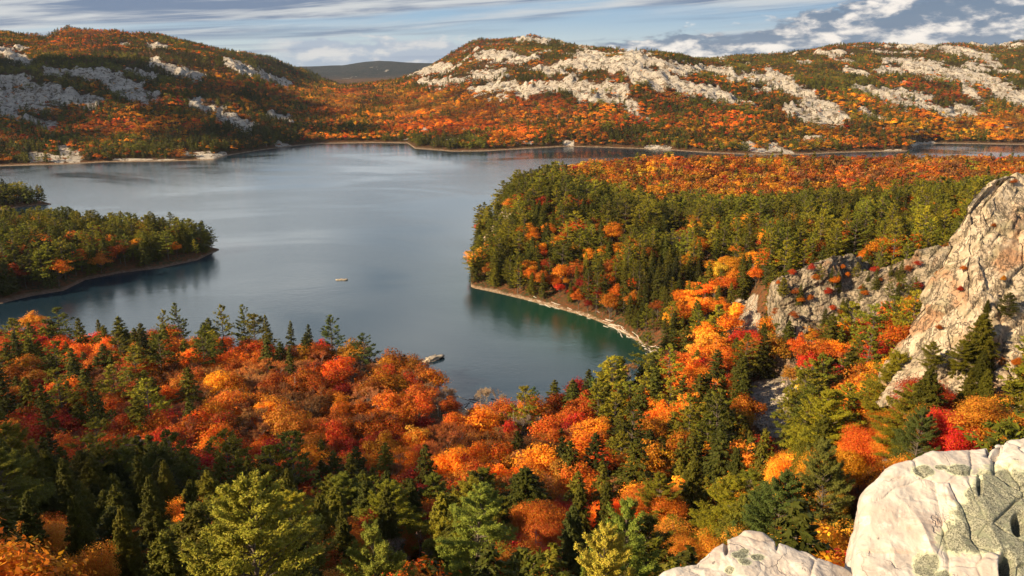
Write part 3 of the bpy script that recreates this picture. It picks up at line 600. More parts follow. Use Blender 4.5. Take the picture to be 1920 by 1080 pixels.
def scatter(x0f, x1f, y0, y1, sp_fn):
    """jittered rows of stems, spacing grows with sp_fn(y)"""
    out = []; y = y0
    while y < y1:
        s_ = sp_fn(y); xa, xb = x0f(y), x1f(y); n = max(1, int((xb-xa)/s_))
        x = xa+(np.arange(n)+rng.random(n))*s_; out.append(np.stack([x, y+rng.random(n)*s_*.9], 1)); y += s_*.93
    return np.concatenate(out)
fov = lambda k: (lambda y: -(k*y+25), lambda y: (k*y+25))
P_ = np.concatenate([scatter(*fov(.76), 56, 400, lambda y: 3.9+y*.0035), scatter(*fov(.74), 400, 1050, lambda y: 5.2), scatter(*fov(.72), 1050, 2700, lambda y: 5.9+(y-1050)*.0016)])
px_, py_ = P_[:, 0], P_[:, 1]
hz = H(px_, py_); hz0 = np.stack([L(px_, py_) for L in LANDS]); own = np.argmax(hz0, 0)
sx, sy = project(px_, py_, hz)
rkv = np.where(py_ > 1000, rock_far(px_, py_, hz), rock_near(px_, py_, hz))
n_ = fbm(px_/9., py_/9., o=2, s=70)
shore_d = np.where(own == 2, 1.3, np.where(own == 0, 1.6, 1.2))
keep = (hz > shore_d+n_*.8) & (rng.random(len(px_)) > np.where(rkv > .45, .88, np.where(rkv > .2, .35, 0)))
keep &= ~((own == 3) & (py_ < 56))
px_, py_, hz, own, sx, sy = [a[keep] for a in (px_, py_, hz, own, sx, sy)]
# weights of each type: tops show about one tree height above the foot
typ = np.zeros(len(px_), int)
topx, topy = project(px_, py_, hz+np.where(own == 0, 9, np.where(own == 2, 13, 14)))
for land, spots, base in ((0, SP_A, (.32, .12, .18, .3, .03, .02, .05, 0)), (2, SP_B, (.5, .4, .06, .03, .01, 0, 0, 0)), (3, SP_C, (.38, .14, .22, .10, .05, .04, .07, 0)), (4, SP_D, (.4, .42, .1, .06, .02, 0, 0, 0)), (5, [], (.4, .3, .2, .1, 0, 0, 0, 0))):
    s_ = own == land
    if not s_.any(): continue
    w_ = blend(topx[s_], topy[s_], base, spots)
    if land == 0: w_ = w_*np.array([1.9, 1.5, .8, 1.1, .8, .7, 1.0, 1.]); w_ /= w_.sum(1, keepdims=True)
    if land == 2:
        f_ = sstep(560, 640, py_[s_]+fbm(px_[s_]/40., py_[s_]/40., o=2, s=99)*40-60*sstep(1750, 1900, sx[s_])*0)*sstep(1015, 1080, sx[s_]); gold = np.exp(-((sx[s_]-1130)/110)**2)+np.exp(-((sx[s_]-1400)/50)**2)*.8
        bw = np.stack([.02+0*f_, .01+0*f_, .30+0*f_, .44+0*f_, .03+0*f_, .02+.5*gold, .16+.5*sstep(1400, 1550, sx[s_]), 0*f_], 1); bw /= bw.sum(1, keepdims=True)
        w_ = w_*(1-f_)[:, None]+bw*f_[:, None]
    if land == 3:   # the rust carpet left of the cove keeps few evergreens
        cf = np.where((topy[s_] < 850) & (topy[s_] > 650) & (topx[s_] < 1120), np.where(topx[s_] > 330, .18, .45), np.where((topx[s_] > 560) & (topx[s_] < 1050) & (topy[s_] > 700), .35, np.where(topy[s_] < 660, .6, .8))); w_[:, 0] *= cf; w_[:, 1] *= cf
    if land == 2: w_[:, 2:] *= 1+1.6*np.exp(-((sx[s_]-1330)/110)**2-((sy[s_]-560)/90)**2)[:, None]
    if land == 0: up = sstep(45, 80, hz[s_]); w_[:, 0] *= 1+.8*up; w_[:, 1] *= 1+1.6*up
    sc = 55. if land == 0 else 13.
    for k in range(8):   # trees of a kind stand in clumps
        w_[:, k] *= np.exp(1.5*fbm(px_[s_]/sc+k*31, py_[s_]/sc, o=2, s=80+k)*(1.6 if land == 0 else 2.2))
    cs_ = np.cumsum(w_, 1); u = rng.random(s_.sum())*cs_[:, -1]; typ[s_] = (u[:, None] > cs_).sum(1)
typ = np.clip(typ, 0, 7)
clump = (own == 0) & (sx > 766) & (sx < 915) & (sy > 262) & (rng.random(len(sx)) < .85); typ[clump] = (rng.random(clump.sum()) < .4).astype(int)
ig = (own == 5) & (rng.random(len(sx)) < .7); typ[ig] = (rng.random(ig.sum()) < .4).astype(int)
hgt = np.array([14.5, 16.5, 11.5, 11, 10.5, 12, 10.5, 11.5])[typ]*rng.uniform(.58, 1.25, len(typ))
hgt = np.where(own == 0, hgt*.82, hgt); hgt = np.where((own == 0) & (hz > 90), hgt*.72, hgt); hgt = np.where((own == 0) & (rkv[keep] > .2), hgt*.5, hgt)
hgt = np.where((own == 2) & (typ < 2), hgt*1.12, hgt); hgt = np.where(own == 3, hgt*1.18, hgt); hgt = np.where((own == 2) & (typ >= 2), hgt*1.1, hgt); hgt = np.where((own == 4) & (py_ < 500), hgt*1.25, hgt)
# ------------------------------------------------------------------ hero trees: (type, photo px of the top, py of the top, distance, crown width in photo px, colour)
HERO = [
 ('pine', 460, 912, 62, 240, (.25, .23, .022)), ('pine', 885, 912, 76, 130, (.19, .22, .028)), ('pine', 712, 1003, 62, 90, (.17, .18, .022)), ('pine', 1182, 955, 80, 62, (.18, .22, .028)), ('pine', 1125, 992, 68, 90, (.42, .34, .04)),
 ('maple', 75, 966, 72, 150, (.55, .20, .02)), ('birch', 160, 1000, 66, 120, (.62, .24, .025)), ('maple', 955, 988, 62, 120, (.60, .12, .014)), ('maple', 790, 1036, 56, 120, (.58, .10, .014)), ('maple', 690, 952, 88, 66, (.30, .03, .012)), ('bare', 762, 972, 74, 100, (.26, .17, .13)),
 ('hemlock', 55, 838, 118, 90, None), ('hemlock', 170, 834, 112, 100, None), ('hemlock', 125, 862, 108, 80, None), ('hemlock', 262, 858, 112, 80, None), ('hemlock', 305, 864, 110, 70, None), ('hemlock', 405, 850, 114, 80, None), ('hemlock', 465, 853, 112, 84, None), ('hemlock', 350, 900, 98, 80, None),
 ('hemlock', 40, 930, 92, 80, None), ('hemlock', 140, 925, 90, 90, None), ('hemlock', 268, 895, 97, 90, None), ('hemlock', 548, 880, 108, 60, None), ('hemlock', 600, 925, 96, 70, None), ('hemlock', 645, 955, 90, 70, None), ('hemlock', 720, 915, 98, 70, None), ('hemlock', 778, 898, 100, 50, None), ('hemlock', 215, 950, 84, 90, None),
 ('hemlock', 985, 878, 96, 150, None), ('hemlock', 1088, 908, 94, 70, None), ('hemlock', 1075, 948, 80, 96, (.075, .085, .016)), ('hemlock', 1138, 870, 112, 80, None), ('hemlock', 1198, 826, 128, 110, None), ('hemlock', 1130, 905, 100, 60, None),
 ('birch', 1250, 962, 78, 130, (.60, .24, .025)), ('maple', 1235, 905, 100, 110, (.55, .16, .02)), ('birch', 1545, 968, 84, 190, (.66, .30, .025)), ('birch', 1330, 985, 84, 90, (.60, .24, .02)), ('maple', 1280, 985, 70, 90, (.55, .2, .02)), ('birch', 1410, 985, 80, 100, (.62, .28, .03)),
 ('pine', 1455, 888, 98, 130, (.075, .10, .018)), ('pine', 1565, 835, 104, 90, (.12, .12, .02)), ('birch', 1490, 825, 122, 66, (.62, .24, .02)), ('maple', 1625, 796, 118, 90, (.60, .12, .014)), ('birch', 1672, 772, 122, 56, (.62, .22, .02)), ('maple', 1788, 765, 104, 80, (.62, .035, .012)), ('birch', 1862, 728, 104, 140, (.55, .22, .02)), ('birch', 1690, 835, 100, 60, (.62, .24, .02)),
 ('hemlock', 1350, 805, 138, 90, None), ('hemlock', 1390, 840, 122, 80, None), ('hemlock', 1300, 860, 112, 90, None), ('hemlock', 1500, 735, 170, 60, None), ('hemlock', 1545, 745, 165, 60, None), ('hemlock', 1440, 800, 140, 70, None), ('pine', 1730, 770, 120, 80, (.07, .085, .016)),
 ('maple', 1395, 745, 190, 50, (.60, .22, .02)), ('maple', 1210, 768, 190, 60, (.52, .13, .015)), ('maple', 1130, 833, 140, 56, (.62, .10, .014)), ('maple', 1060, 756, 230, 40, (.6, .16, .02)), ('maple', 1505, 622, 250, 40, (.64, .12, .014)), ('maple', 1665, 560, 215, 60, (.62, .15, .014)), ('maple', 1632, 585, 215, 60, (.56, .09, .014)), ('maple', 1620, 635, 205, 50, (.55, .15, .014)),
 ('pine', 1110, 710, 262, 40, (.06, .10, .02)), ('pine', 1003, 728, 262, 30, (.06, .10, .02)), ('hemlock', 1055, 650, 460, 1, None),
 ('pine', 618, 592, 322, 50, (.075, .095, .018)), ('pine', 683, 628, 305, 56, (.05, .065, .014)), ('pine', 333, 571, 335, 36, None), ('pine', 300, 584, 335, 30, None), ('hemlock', 222, 595, 335, 30, None), ('hemlock', 182, 600, 335, 28, None), ('pine', 412, 575, 325, 40, None), ('pine', 455, 573, 328, 34, None), ('hemlock', 500, 590, 322, 30, None), ('hemlock', 540, 602, 320, 26, None), ('hemlock', 575, 608, 318, 26, None),
 ('maple', 58, 582, 325, 60, (.66, .26, .02)), ('maple', 75, 600, 315, 56, (.56, .09, .012)), ('maple', 320, 606, 318, 60, (.62, .14, .014)), ('maple', 285, 612, 315, 50, (.6, .16, .014)), ('maple', 603, 633, 300, 26, (.60, .04, .012)), ('birch', 575, 630, 302, 40, (.64, .24, .02)), ('birch', 655, 648, 296, 40, (.6, .26, .025)), ('maple', 722, 678, 288, 40, (.50, .07, .012)),
 ('maple', 790, 735, 235, 60, (.60, .12, .014)), ('maple', 850, 765, 222, 40, (.62, .14, .014)), ('bare', 915, 722, 262, 50, (.30, .21, .13)), ('bare', 820, 716, 270, 60, (.24, .14, .08)), ('bare', 985, 775, 235, 50, (.20, .15, .12)),
 ('bare', 235, 816, 150, 50, (.30, .26, .24)), ('hemlock', 345, 690, 215, 70, None), ('hemlock', 285, 622, 275, 50, None), ('hemlock', 75, 720, 190, 60, None), ('hemlock', 540, 650, 250, 34, None), ('hemlock', 170, 730, 190, 50, None),
 ('maple', 1058, 500, 440, 30, (.60, .07, .014)), ('maple', 1080, 502, 440, 30, (.60, .10, .014)), ('maple', 1185, 518, 400, 26, (.64, .14, .014)), ('maple', 1050, 530, 430, 26, (.62, .05, .012)), ('birch', 1332, 486, 400, 40, (.66, .28, .02)), ('birch', 1360, 478, 405, 36, (.66, .26, .02)), ('birch', 1300, 525, 385, 40, (.66, .24, .02)), ('birch', 1160, 452, 480, 40, (.66, .28, .02)),
 ('pine', 1440, 405, 400, 36, None), ('pine', 1545, 400, 360, 40, None), ('pine', 1610, 405, 340, 40, None), ('pine', 1500, 425, 350, 34, None), ('pine', 1660, 410, 330, 36, None), ('pine', 1340, 375, 520, 26, None), ('pine', 1055, 318, 545, 24, None), ('pine', 1000, 335, 545, 24, None), ('pine', 905, 432, 520, 20, None), ('pine', 890, 470, 482, 18, None),
]
kind_of = [TYPES[t][0] for t in range(8)]; pal_of = [TYPES[t][1] for t in range(8)]
trees = []   # kind, colour word, rgb, x, y, z, height, width factor, photo px, py, land
LN = {0: 'far', 2: 'point', 3: 'near', 4: 'left', 5: 'islet'}
hx, hy, hr = [], [], []
NOMW = {'hemlock': .46, 'pine': .44, 'maple': .72, 'birch': .55, 'bare': .72}
for kd, tx, ty, Yd, wpx_, colr in HERO:
    if wpx_ <= 1: continue
    lo, hi = {'hemlock': (9, 21), 'pine': (8, 25), 'maple': (7, 15.5), 'birch': (7, 16), 'bare': (7, 14)}[kd]
    Yt = Yd*np.linspace(.86, 1.7, 211); xt, _y, zt_ = at_y(tx, ty, Yt); ht_ = zt_-H(xt, Yt)
    bad = np.maximum(lo-ht_, 0)+np.maximum(ht_-hi, 0); q_ = int(np.argmin(bad*20+np.abs(Yt-Yd)/Yd*10)); Yd = float(Yt[q_])
    x, zt = float(xt[q_]), float(zt_[q_]); zg = float(zt-ht_[q_]); hh = float(np.clip(ht_[q_], lo, hi))
    dep = Yd*cp+(EYE-zt)*sp_; wid = wpx_*dep/F_PX
    word = {'hemlock': 'dkgreen', 'pine': 'green', 'maple': 'orange', 'birch': 'gold', 'bare': 'brown'}[kd]
    if colr is None: colr = PAL[word][int(rng.integers(len(PAL[word])))]
    elif kd == 'maple': word = 'red' if colr[1] < .08 else 'orange'
    elif kd == 'birch' and colr[1] < .25: word = 'orange'
    trees.append([kd, word, colr, x, float(Yd), zg, hh, float(np.clip(wid/(NOMW[kd]*hh), .75, 1.9)), tx, ty, 'hero']); hx.append(x); hy.append(Yd); hr.append(wid*.5+.6)
    print('hero', kd, tx, ty, 'h=%.1f w=%.1f' % (hh, wid)) if (hh > 26 or hh < 6) else None
hx, hy, hr = map(np.array, (hx, hy, hr))
free = rng.random(len(px_)) < np.where(own == 2, np.where(hz < 7, 1.0, .85), np.where(own == 3, np.where(py_ < 140, .62, .80), 1))
for a, b, c in zip(hx, hy, hr):
    free &= ~((np.abs(px_-a) < c) & (np.abs(py_-b) < c))
    free &= ~((b < 150) & (np.abs(px_/py_-a/b)*b < c*(1.1 if b < 95 else .8)) & (py_ < b) & (py_ > b-34))   # nothing right in front of the nearest ones
for cx, cy, rx, ry, ymax, pr in [(1448, 758, 56, 54, 249, .96), (1385, 600, 34, 32, 320, .9), (1800, 520, 90, 170, 152, .97), (1700, 640, 46, 80, 152, .95), (1890, 480, 80, 230, 152, .97), (1475, 540, 40, 30, 290, .8), (1550, 535, 40, 24, 282, .4), (1670, 510, 70, 26, 285, .7), (880, 740, 60, 28, 270, .9), (1222, 674, 22, 16, 330, .9)]:
    for f_ in (.0, .3, .6, .95):
        ax, ay = project(px_, py_, hz+hgt*f_)
        free &= ~((((ax-cx)/rx)**2+((ay-cy)/ry)**2 < 1) & (py_ < ymax) & (rng.random(len(px_)) < (pr if f_ else pr)))
rgb = np.zeros((len(px_), 3))
for t in range(8):
    s_ = typ == t; p = np.array(PAL[pal_of[t]]); k = rng.integers(0, len(p), s_.sum())
    rgb[s_] = p[k]*rng.uniform(.65, 1.3, (s_.sum(), 1))
md = np.where(py_ > 1000, 55., 22.); big = np.clip(1+.85*fbm(px_/md, py_/md, o=3, s=140), .5, 1.5)[:, None]; rgb *= big; rgb[:, 1] *= np.where(typ < 2, 1, np.clip(1.12+.5*fbm(px_/md/1.6, py_/md/1.6, o=2, s=150), .88, 1.4)); rgb[:, 1] *= np.where((own == 3) & (typ > 1) & (sx < 1100), .80, 1); rgb[own == 2] *= np.where((typ[own == 2] > 1) & (py_[own == 2] > 560), .68, 1)[:, None]
for i in np.nonzero(free & (py_ < 430))[0]:
    trees.append([kind_of[typ[i]], pal_of[typ[i]], tuple(rgb[i]), px_[i], py_[i], hz[i], hgt[i], rng.uniform(1.0, 1.3)*(1.0 if typ[i] > 1 else .85 if own[i] == 2 else 1.12), topx[i], topy[i], LN.get(int(own[i]), 'near')])
# the trees of each kind that show largest are individuals, the rest of the kind is one wood
NAME = {'hemlock': 'hemlock_tree', 'pine': 'pine_tree', 'maple': 'maple_tree', 'birch': 'birch_tree', 'bare': 'bare_tree'}
CAT = {'hemlock': 'hemlock', 'pine': 'pine', 'maple': 'maple', 'birch': 'birch', 'bare': 'bare tree'}
rest = {k: [] for k in NAME}
singles = []
for kd in NAME:
    L_ = [t for t in trees if t[0] == kd]
    on = [t for t in L_ if t[10] == 'hero' or (-10 < t[8] < 1930 and 270 < t[9] < 1100 and not (t[8] > 1240 and t[9] > 1010) and not (t[8] > 1640 and t[9] > 800))]
    def size(t):
        d = math.hypot(t[4], EYE-t[5]); return (1e6 if t[10] == 'hero' else 0)+t[6]/d
    on.sort(key=size, reverse=True); chosen = on[:298]; ids = set(map(id, chosen)); singles += chosen
    rest[kd] += [t for t in L_ if id(t) not in ids]
def place(t, label, group):
    kd, word, colr, x, y, z, hh, wf = t[:8]
    lod = 0 if y < 165 else 1 if y < 560 else 2
    v = int(rng.integers(NVAR[lod])); tr, cr, _ = PROTO[kd, lod, v]; s_ = hh/KINDS[kd][1]
    e = bpy.data.objects.new(NAME[kd], None); COL.objects.link(e)
    e.location = (x, y, z); e.rotation_euler = (rng.normal()*.03, rng.normal()*.03, rng.uniform(0, 6.28)); e.scale = (s_*wf, s_*wf, s_); e.empty_display_size = .5
    tag(e, label, CAT[kd], group)
    for nm, me in (('trunk', tr), ('crown', cr)):
        o = bpy.data.objects.new(nm, me); COL.objects.link(o); o.parent = e; o['tint'] = [float(q) for q in colr]
    return e

CW = {'dkgreen': 'dark green', 'green': 'light green', 'orange': 'orange', 'rust': 'rust brown', 'red': 'red', 'gold': 'golden yellow', 'brown': 'grey brown'}
KW = {'hemlock': 'hemlock', 'pine': 'pine', 'maple': 'maple', 'birch': 'birch', 'bare': 'leafless tree'}
ORD = ['leftmost', 'second from left', 'third from left', 'fourth from left', 'fifth from left', 'sixth from left', 'seventh from left', 'eighth from left', 'ninth from left', 'tenth from left']
ORD += [f'{n} from left' for n in ('eleventh', 'twelfth', 'thirteenth', 'fourteenth', 'fifteenth', 'sixteenth', 'seventeenth', 'eighteenth', 'nineteenth', 'twentieth')]
def pick(v, table):
    for lim, nm in table:
        if v < lim: return nm
    return table[-1][1]
def where(t):
    px, py = t[8], t[9]; land = t[10]
    if land == 'hero': land = 'near' if (py > 560 and not (px > 1650 and py < 700)) else 'left' if px < 420 else 'point' if px < 1650 or py < 450 else 'cliff'
    if land == 'cliff': return 'growing on the tall pale cliff'
    if land == 'islet': return 'on the small upper left headland'
    if land == 'left': return pick(py, [(430, 'on the far side of the left spit'), (480, 'on top of the left spit'), (999, 'on the near side of the left spit')])+pick(px, [(120, ' at the picture edge'), (260, ' midway along'), (999, ' towards its tip')])
    if land == 'point':
        return pick(py, [(345, 'on the skyline of the wooded point'), (390, 'high on the wooded point'), (440, 'upper half of the wooded point'), (490, 'middle of the wooded point'), (540, 'lower half of the wooded point'), (999, 'foot of the wooded point')])+pick(px, [(980, ' at its tip'), (1060, ' near its tip'), (1140, ' above the driftwood beach'), (1240, ' above the driftwood pile'), (1340, ' right of the driftwood pile'), (1440, ' left of the crag'), (1560, ' behind the crag'), (1700, ' right of the crag'), (9999, ' beside the tall cliff')])
    return pick(py, [(620, 'at the near lake edge'), (660, 'behind near lake edge'), (700, 'upper part of near slope'), (740, 'level with the cove'), (780, 'middle of near slope'), (820, 'lower middle slope'), (860, 'low on near slope'), (900, 'foreground slope'), (950, 'front of foreground'), (9999, 'at the bottom edge')])+pick(px, [(90, ', picture edge'), (190, ', far left'), (300, ', left'), (420, ', left of big pine'), (530, ', over big pine'), (650, ', right of big pine'), (760, ', left of cove'), (880, ', under cove mouth'), (1000, ', under the cove'), (1120, ', right of cove'), (1240, ', under driftwood'), (1360, ', left of scree'), (1480, ', beside the scree'), (1600, ', right of scree'), (1740, ', under the cliff'), (9999, ', right edge')])
cells = {}
for t in singles: cells.setdefault((t[1], t[0], where(t)), []).append(t)
for (cw, kw, wh), L_ in cells.items():
    L_.sort(key=lambda t: t[8]); plur = f'{CW[cw]} {KW[kw]}s {wh}'
    for i_, t in enumerate(L_):
        lab = f'{CW[cw]} {KW[kw]} {wh}' if len(L_) == 1 else f'{CW[cw]} {KW[kw]}, {ORD[i_]} {wh}' if i_ < 20 else f'{CW[cw]} {KW[kw]} right of others {wh}'
        if t[8:10] == [460, 912]: lab = 'big yellow green pine with open spreading boughs in the foreground'
        if t[8:10] == [1788, 765]: lab = 'bright scarlet maple just behind the white boulder at the right edge'
        if t[8:10] == [235, 816]: lab = 'pale grey dead tree standing bare among the red maples at left'
        if t[8:10] == [762, 972]: lab = 'leafless grey branching tree right of the dark red maple at the bottom'
        if t[8:10] == [985, 878]: lab = 'broad dark domed hemlock at the bottom centre'
        place(t, ' '.join(lab.split()[:16]), {'hemlock': 'hemlocks', 'pine': 'pines', 'maple': 'maples', 'birch': 'birches', 'bare': 'leafless trees'}[kw]+' standing one by one on the wooded slopes')

# grey dead snags standing among the living trees
def snag(r, Hh=15.):
    T, C = Soup(), Soup(); zz = np.linspace(-1.5, Hh, 7); P = np.stack([np.cumsum(r.normal(size=7)*.10), np.cumsum(r.normal(size=7)*.10), zz], 1); rr = np.linspace(.24, .05, 7)
    T.tubes(P[:-1], P[1:], rr[:-1], rr[1:], 7)
    for _ in range(34):
        h = r.uniform(.3, .97); b = np.array([np.interp(h*Hh, zz, P[:, k]) for k in range(3)]); a = r.uniform(0, 6.28); L = (1.15-h)*r.uniform(1.2, 4.2)
        d = np.array([math.cos(a), math.sin(a), r.uniform(-.35, .45)]); e = b+d*L; C.tubes([b], [e], .05, .02, 4)
        for _k in range(3):
            t_ = r.uniform(.4, .95); q = b+d*L*t_; C.tubes([q], [q+(d+r.normal(size=3)*.7)*L*.3], .022, .008, 3)
    return T, C
SN = []
for v in range(4):
    T, C = snag(np.random.default_rng(300+v)); SN.append((to_mesh('trunk', T, None, (M_PALE,)), to_mesh('branches', C, None, (M_PALE,))))
for tx, ty, Yd, lb in [(235, 812, 150, 'tall grey dead snag in front of the red maples at left'), (215, 640, 285, 'thin grey snag near the lake edge at far left'), (545, 705, 215, 'grey dead snag in the brown thicket left of the cove'), (905, 745, 250, 'pale dead snag at the cove edge beside the fallen logs'), (965, 770, 232, 'second pale snag right of the fallen logs'), (1292, 745, 200, 'grey snag left of the stone slope'),
   (1340, 712, 235, 'pale dead snag on the slope above the left end of the scree'), (1610, 700, 175, 'grey snag standing under the foot of the tall cliff'), (1518, 770, 158, 'thin dead snag right of the stone slope'), (1010, 940, 88, 'grey dead snag beside the broad domed hemlock'), (620, 960, 84, 'dead grey snag right of the big yellow green pine'), (370, 868, 104, 'thin dead snag in the hemlock row left of the big pine'),
   (1400, 890, 110, 'grey snag above the low rock hump'), (950, 500, 458, 'pale snag near the tip of the point above the beach'), (1135, 520, 430, 'pale snag low on the wooded point'), (1250, 430, 480, 'grey snag in the middle of the wooded point'), (1480, 390, 420, 'grey snag high on the point above the crag'), (310, 425, 550, 'grey snag on the left spit')]:
    Yt = Yd*np.linspace(.86, 1.5, 131); xt, _y, zt_ = at_y(tx, ty, Yt); ht_ = zt_-H(xt, Yt); q_ = int(np.argmin((np.maximum(8-ht_, 0)+np.maximum(ht_-15, 0))*20+np.abs(Yt-Yd)/Yd*10))
    hh = float(np.clip(ht_[q_], 8, 15)); e = bpy.data.objects.new('dead_snag', None); COL.objects.link(e); e.location = (float(xt[q_]), float(Yt[q_]), float(zt_[q_]-ht_[q_])); e.scale = (hh/15,)*3; e.rotation_euler = (rng.normal()*.05, rng.normal()*.05, rng.uniform(0, 6))
    tag(e, lb, 'dead tree', 'dead snags among the living trees')
    for nm, me in zip(('trunk', 'branches'), SN[int(rng.integers(4))]):
        o = bpy.data.objects.new(nm, me); COL.objects.link(o); o.parent = e

# the uncountable rest: instanced over the far hills
far_i = np.nonzero(free & (py_ >= 430))[0]
def wood(name, kd, rows, arr):
    """one object: points that carry tint, size and turn, with the kind's small trees instanced on them"""
    pts, tin, scl, rot, idx = [], [], [], [], []
    for t in rows:
        lod = 1 if t[4] < 560 else 2
        pts.append(t[3:6]); tin.append(t[2]); s_ = t[6]/KINDS[kd][1]; scl.append((s_*t[7], s_*t[7], s_)); idx.append(int(rng.integers(4))+(0 if lod == 1 else 4))
    n = len(arr)
    if n:
        s_ = hgt[arr]/KINDS[kd][1]; wf = rng.uniform(1.0, 1.55, n)*np.where(py_[arr] > 1000, 1.12, 1)
        pts += list(np.stack([px_[arr], py_[arr], hz[arr]], 1)); tin += list(rgb[arr]); scl += list(np.stack([s_*wf, s_*wf, s_], 1))
        idx += list(np.where(py_[arr] < 620, 0, 4)+rng.integers(0, 4, n))
    n = len(pts)
    me = bpy.data.meshes.new(name); me.vertices.add(n); me.vertices.foreach_set('co', np.array(pts, 'f4').reshape(-1))
    a = me.attributes.new('tint', 'FLOAT_VECTOR', 'POINT'); a.data.foreach_set('vector', np.array(tin, 'f4').reshape(-1))
    a = me.attributes.new('scl', 'FLOAT_VECTOR', 'POINT'); a.data.foreach_set('vector', np.array(scl, 'f4').reshape(-1))
    r3 = np.stack([rng.normal(size=n)*.04, rng.normal(size=n)*.04, rng.uniform(0, 6.28, n)], 1)
    a = me.attributes.new('turn', 'FLOAT_VECTOR', 'POINT'); a.data.foreach_set('vector', r3.astype('f4').reshape(-1))
    a = me.attributes.new('pick', 'INT', 'POINT'); a.data.foreach_set('value', np.array(idx, 'i4'))
    o = link(name, me)
    pc = bpy.data.collections.new('small '+kd)
    for lod in (1, 2):
        for v in range(4):
            q = bpy.data.objects.new(f'{kd} {lod} {v}', PROTO[kd, lod, v][2]); pc.objects.link(q)
    ng = bpy.data.node_groups.new(name, 'GeometryNodeTree')
    ng.interface.new_socket('Geometry', in_out='INPUT', socket_type='NodeSocketGeometry'); ng.interface.new_socket('Geometry', in_out='OUTPUT', socket_type='NodeSocketGeometry')
    t = NT(ng); gi = t.add('NodeGroupInput'); go = t.add('NodeGroupOutput')
    ci = t.add('GeometryNodeCollectionInfo'); ci.inputs['Collection'].default_value = pc; ci.inputs['Separate Children'].default_value = True; ci.inputs['Reset Children'].default_value = True
    na = lambda nm, ty: t.add('GeometryNodeInputNamedAttribute', {'Name': nm}, data_type=ty).outputs[0]
    ip = t.add('GeometryNodeInstanceOnPoints', {'Points': gi.outputs[0], 'Instance': ci.outputs[0], 'Pick Instance': True, 'Instance Index': na('pick', 'INT'), 'Rotation': na('turn', 'FLOAT_VECTOR'), 'Scale': na('scl', 'FLOAT_VECTOR')})
    t.l.new(ip.outputs[0], go.inputs[0])
    md = o.modifiers.new('trees', 'NODES'); md.node_group = ng
    return o
WL = {'hemlock': ('hemlock_wood', 'dark evergreen wood spread over the far hills and the point across the lake', 'evergreen wood'),
 'pine': ('pine_wood', 'lighter green pines spread over the far hills and the point across the lake', 'pine wood'),
 'maple': ('maple_wood', 'orange and rust coloured maple wood covering the far hillsides', 'maple wood'),
 'birch': ('birch_wood', 'golden yellow birches scattered through the far woods', 'birch wood'),
 'bare': ('bare_wood', 'brown half leafless wood on the far valley floor and flats', 'leafless wood')}
for kd in NAME:
    arr = far_i[[kind_of[typ[i]] == kd for i in far_i]] if len(far_i) else far_i
    nm, lb, ct = WL[kd]
    o = wood(nm, kd, rest[kd], arr); tag(o, lb, ct, None, 'stuff'); print(kd, 'single', sum(t[0] == kd for t in singles), 'wood', len(o.data.vertices))
#@@NEXT3
# ------------------------------------------------------------------ cliffs, boulders, scree, driftwood, added shade clouds
def resamp(P, n, smooth=0):
    P = np.array(P, float); d = np.r_[0, np.cumsum(np.linalg.norm(np.diff(P, axis=0), axis=1))]
    t = np.linspace(0, d[-1], n); Q = np.stack([np.interp(t, d, P[:, k]) for k in range(P.shape[1])], 1)
    for _ in range(smooth): Q[1:-1] = (Q[:-2]+2*Q[1:-1]+Q[2:])/4
    return Q
def facets(x, y, z, s):
    """flat broken faces: each cell is a tilted plane, clipped by its neighbours"""
    i, j, k = np.floor(x), np.floor(y), np.floor(z); d1 = np.full(x.shape, 9.); d2 = d1.copy(); val = np.zeros(x.shape)
    for a in (-1, 0, 1):
        for b in (-1, 0, 1):
            for c in (-1, 0, 1):
                I, J, K = i+a, j+b, k+c; rx, ry, rz = x-(I+_h(I, J, K, s)), y-(J+_h(I, J, K, s+1)), z-(K+_h(I, J, K, s+2))
                d = np.sqrt(rx*rx+ry*ry+rz*rz); cl = d < d1
                v_ = (_h(I, J, K, s+3)-.5)*1.1+rx*(_h(I, J, K, s+4)-.5)*1.5+ry*(_h(I, J, K, s+5)-.5)*1.5+rz*(_h(I, J, K, s+6)-.75)*1.5
                d2 = np.where(cl, d1, np.minimum(d2, d)); val = np.where(cl, v_, val); d1 = np.where(cl, d, d1)
    return val, d2-d1
def crag_disp(x, y, z, amp, sc, s):
    """blocky, jointed rock relief along steep slanting joints; positive = outwards"""
    u = x*.86-z*.5; w_ = z*.86+x*.5                     # joints lean
    wx = fbm(x/sc, y/sc, z/sc, o=4, s=s)*.35; wz = fbm(x/sc+9, y/sc, z/sc, o=4, s=s+5)*.35
    v1, g1 = facets(u/sc+wx, y/sc+wx, w_/sc*.42+wz, s)
    v2, g2 = facets(u/sc*2.6+wz, y/sc*2.6+wx, w_/sc*1.2, s+9)
    v3, g3 = facets(x/sc*6+wz, y/sc*6, z/sc*4+wx, s+19)
    f = v1*.95+v2*.46+v3*.10-.45*np.exp(-(g1/.06)**2)-.12*np.exp(-(g2/.06)**2)
    f = f+ridged(u/sc/2.0, y/sc/2.0, w_/sc/6., o=4, s=s+3)*.7+fbm(x/sc*9, y/sc*9, z/sc*8, o=3, s=s+4)*.07
    return np.tanh((f-.3)/1.4)*1.4*amp
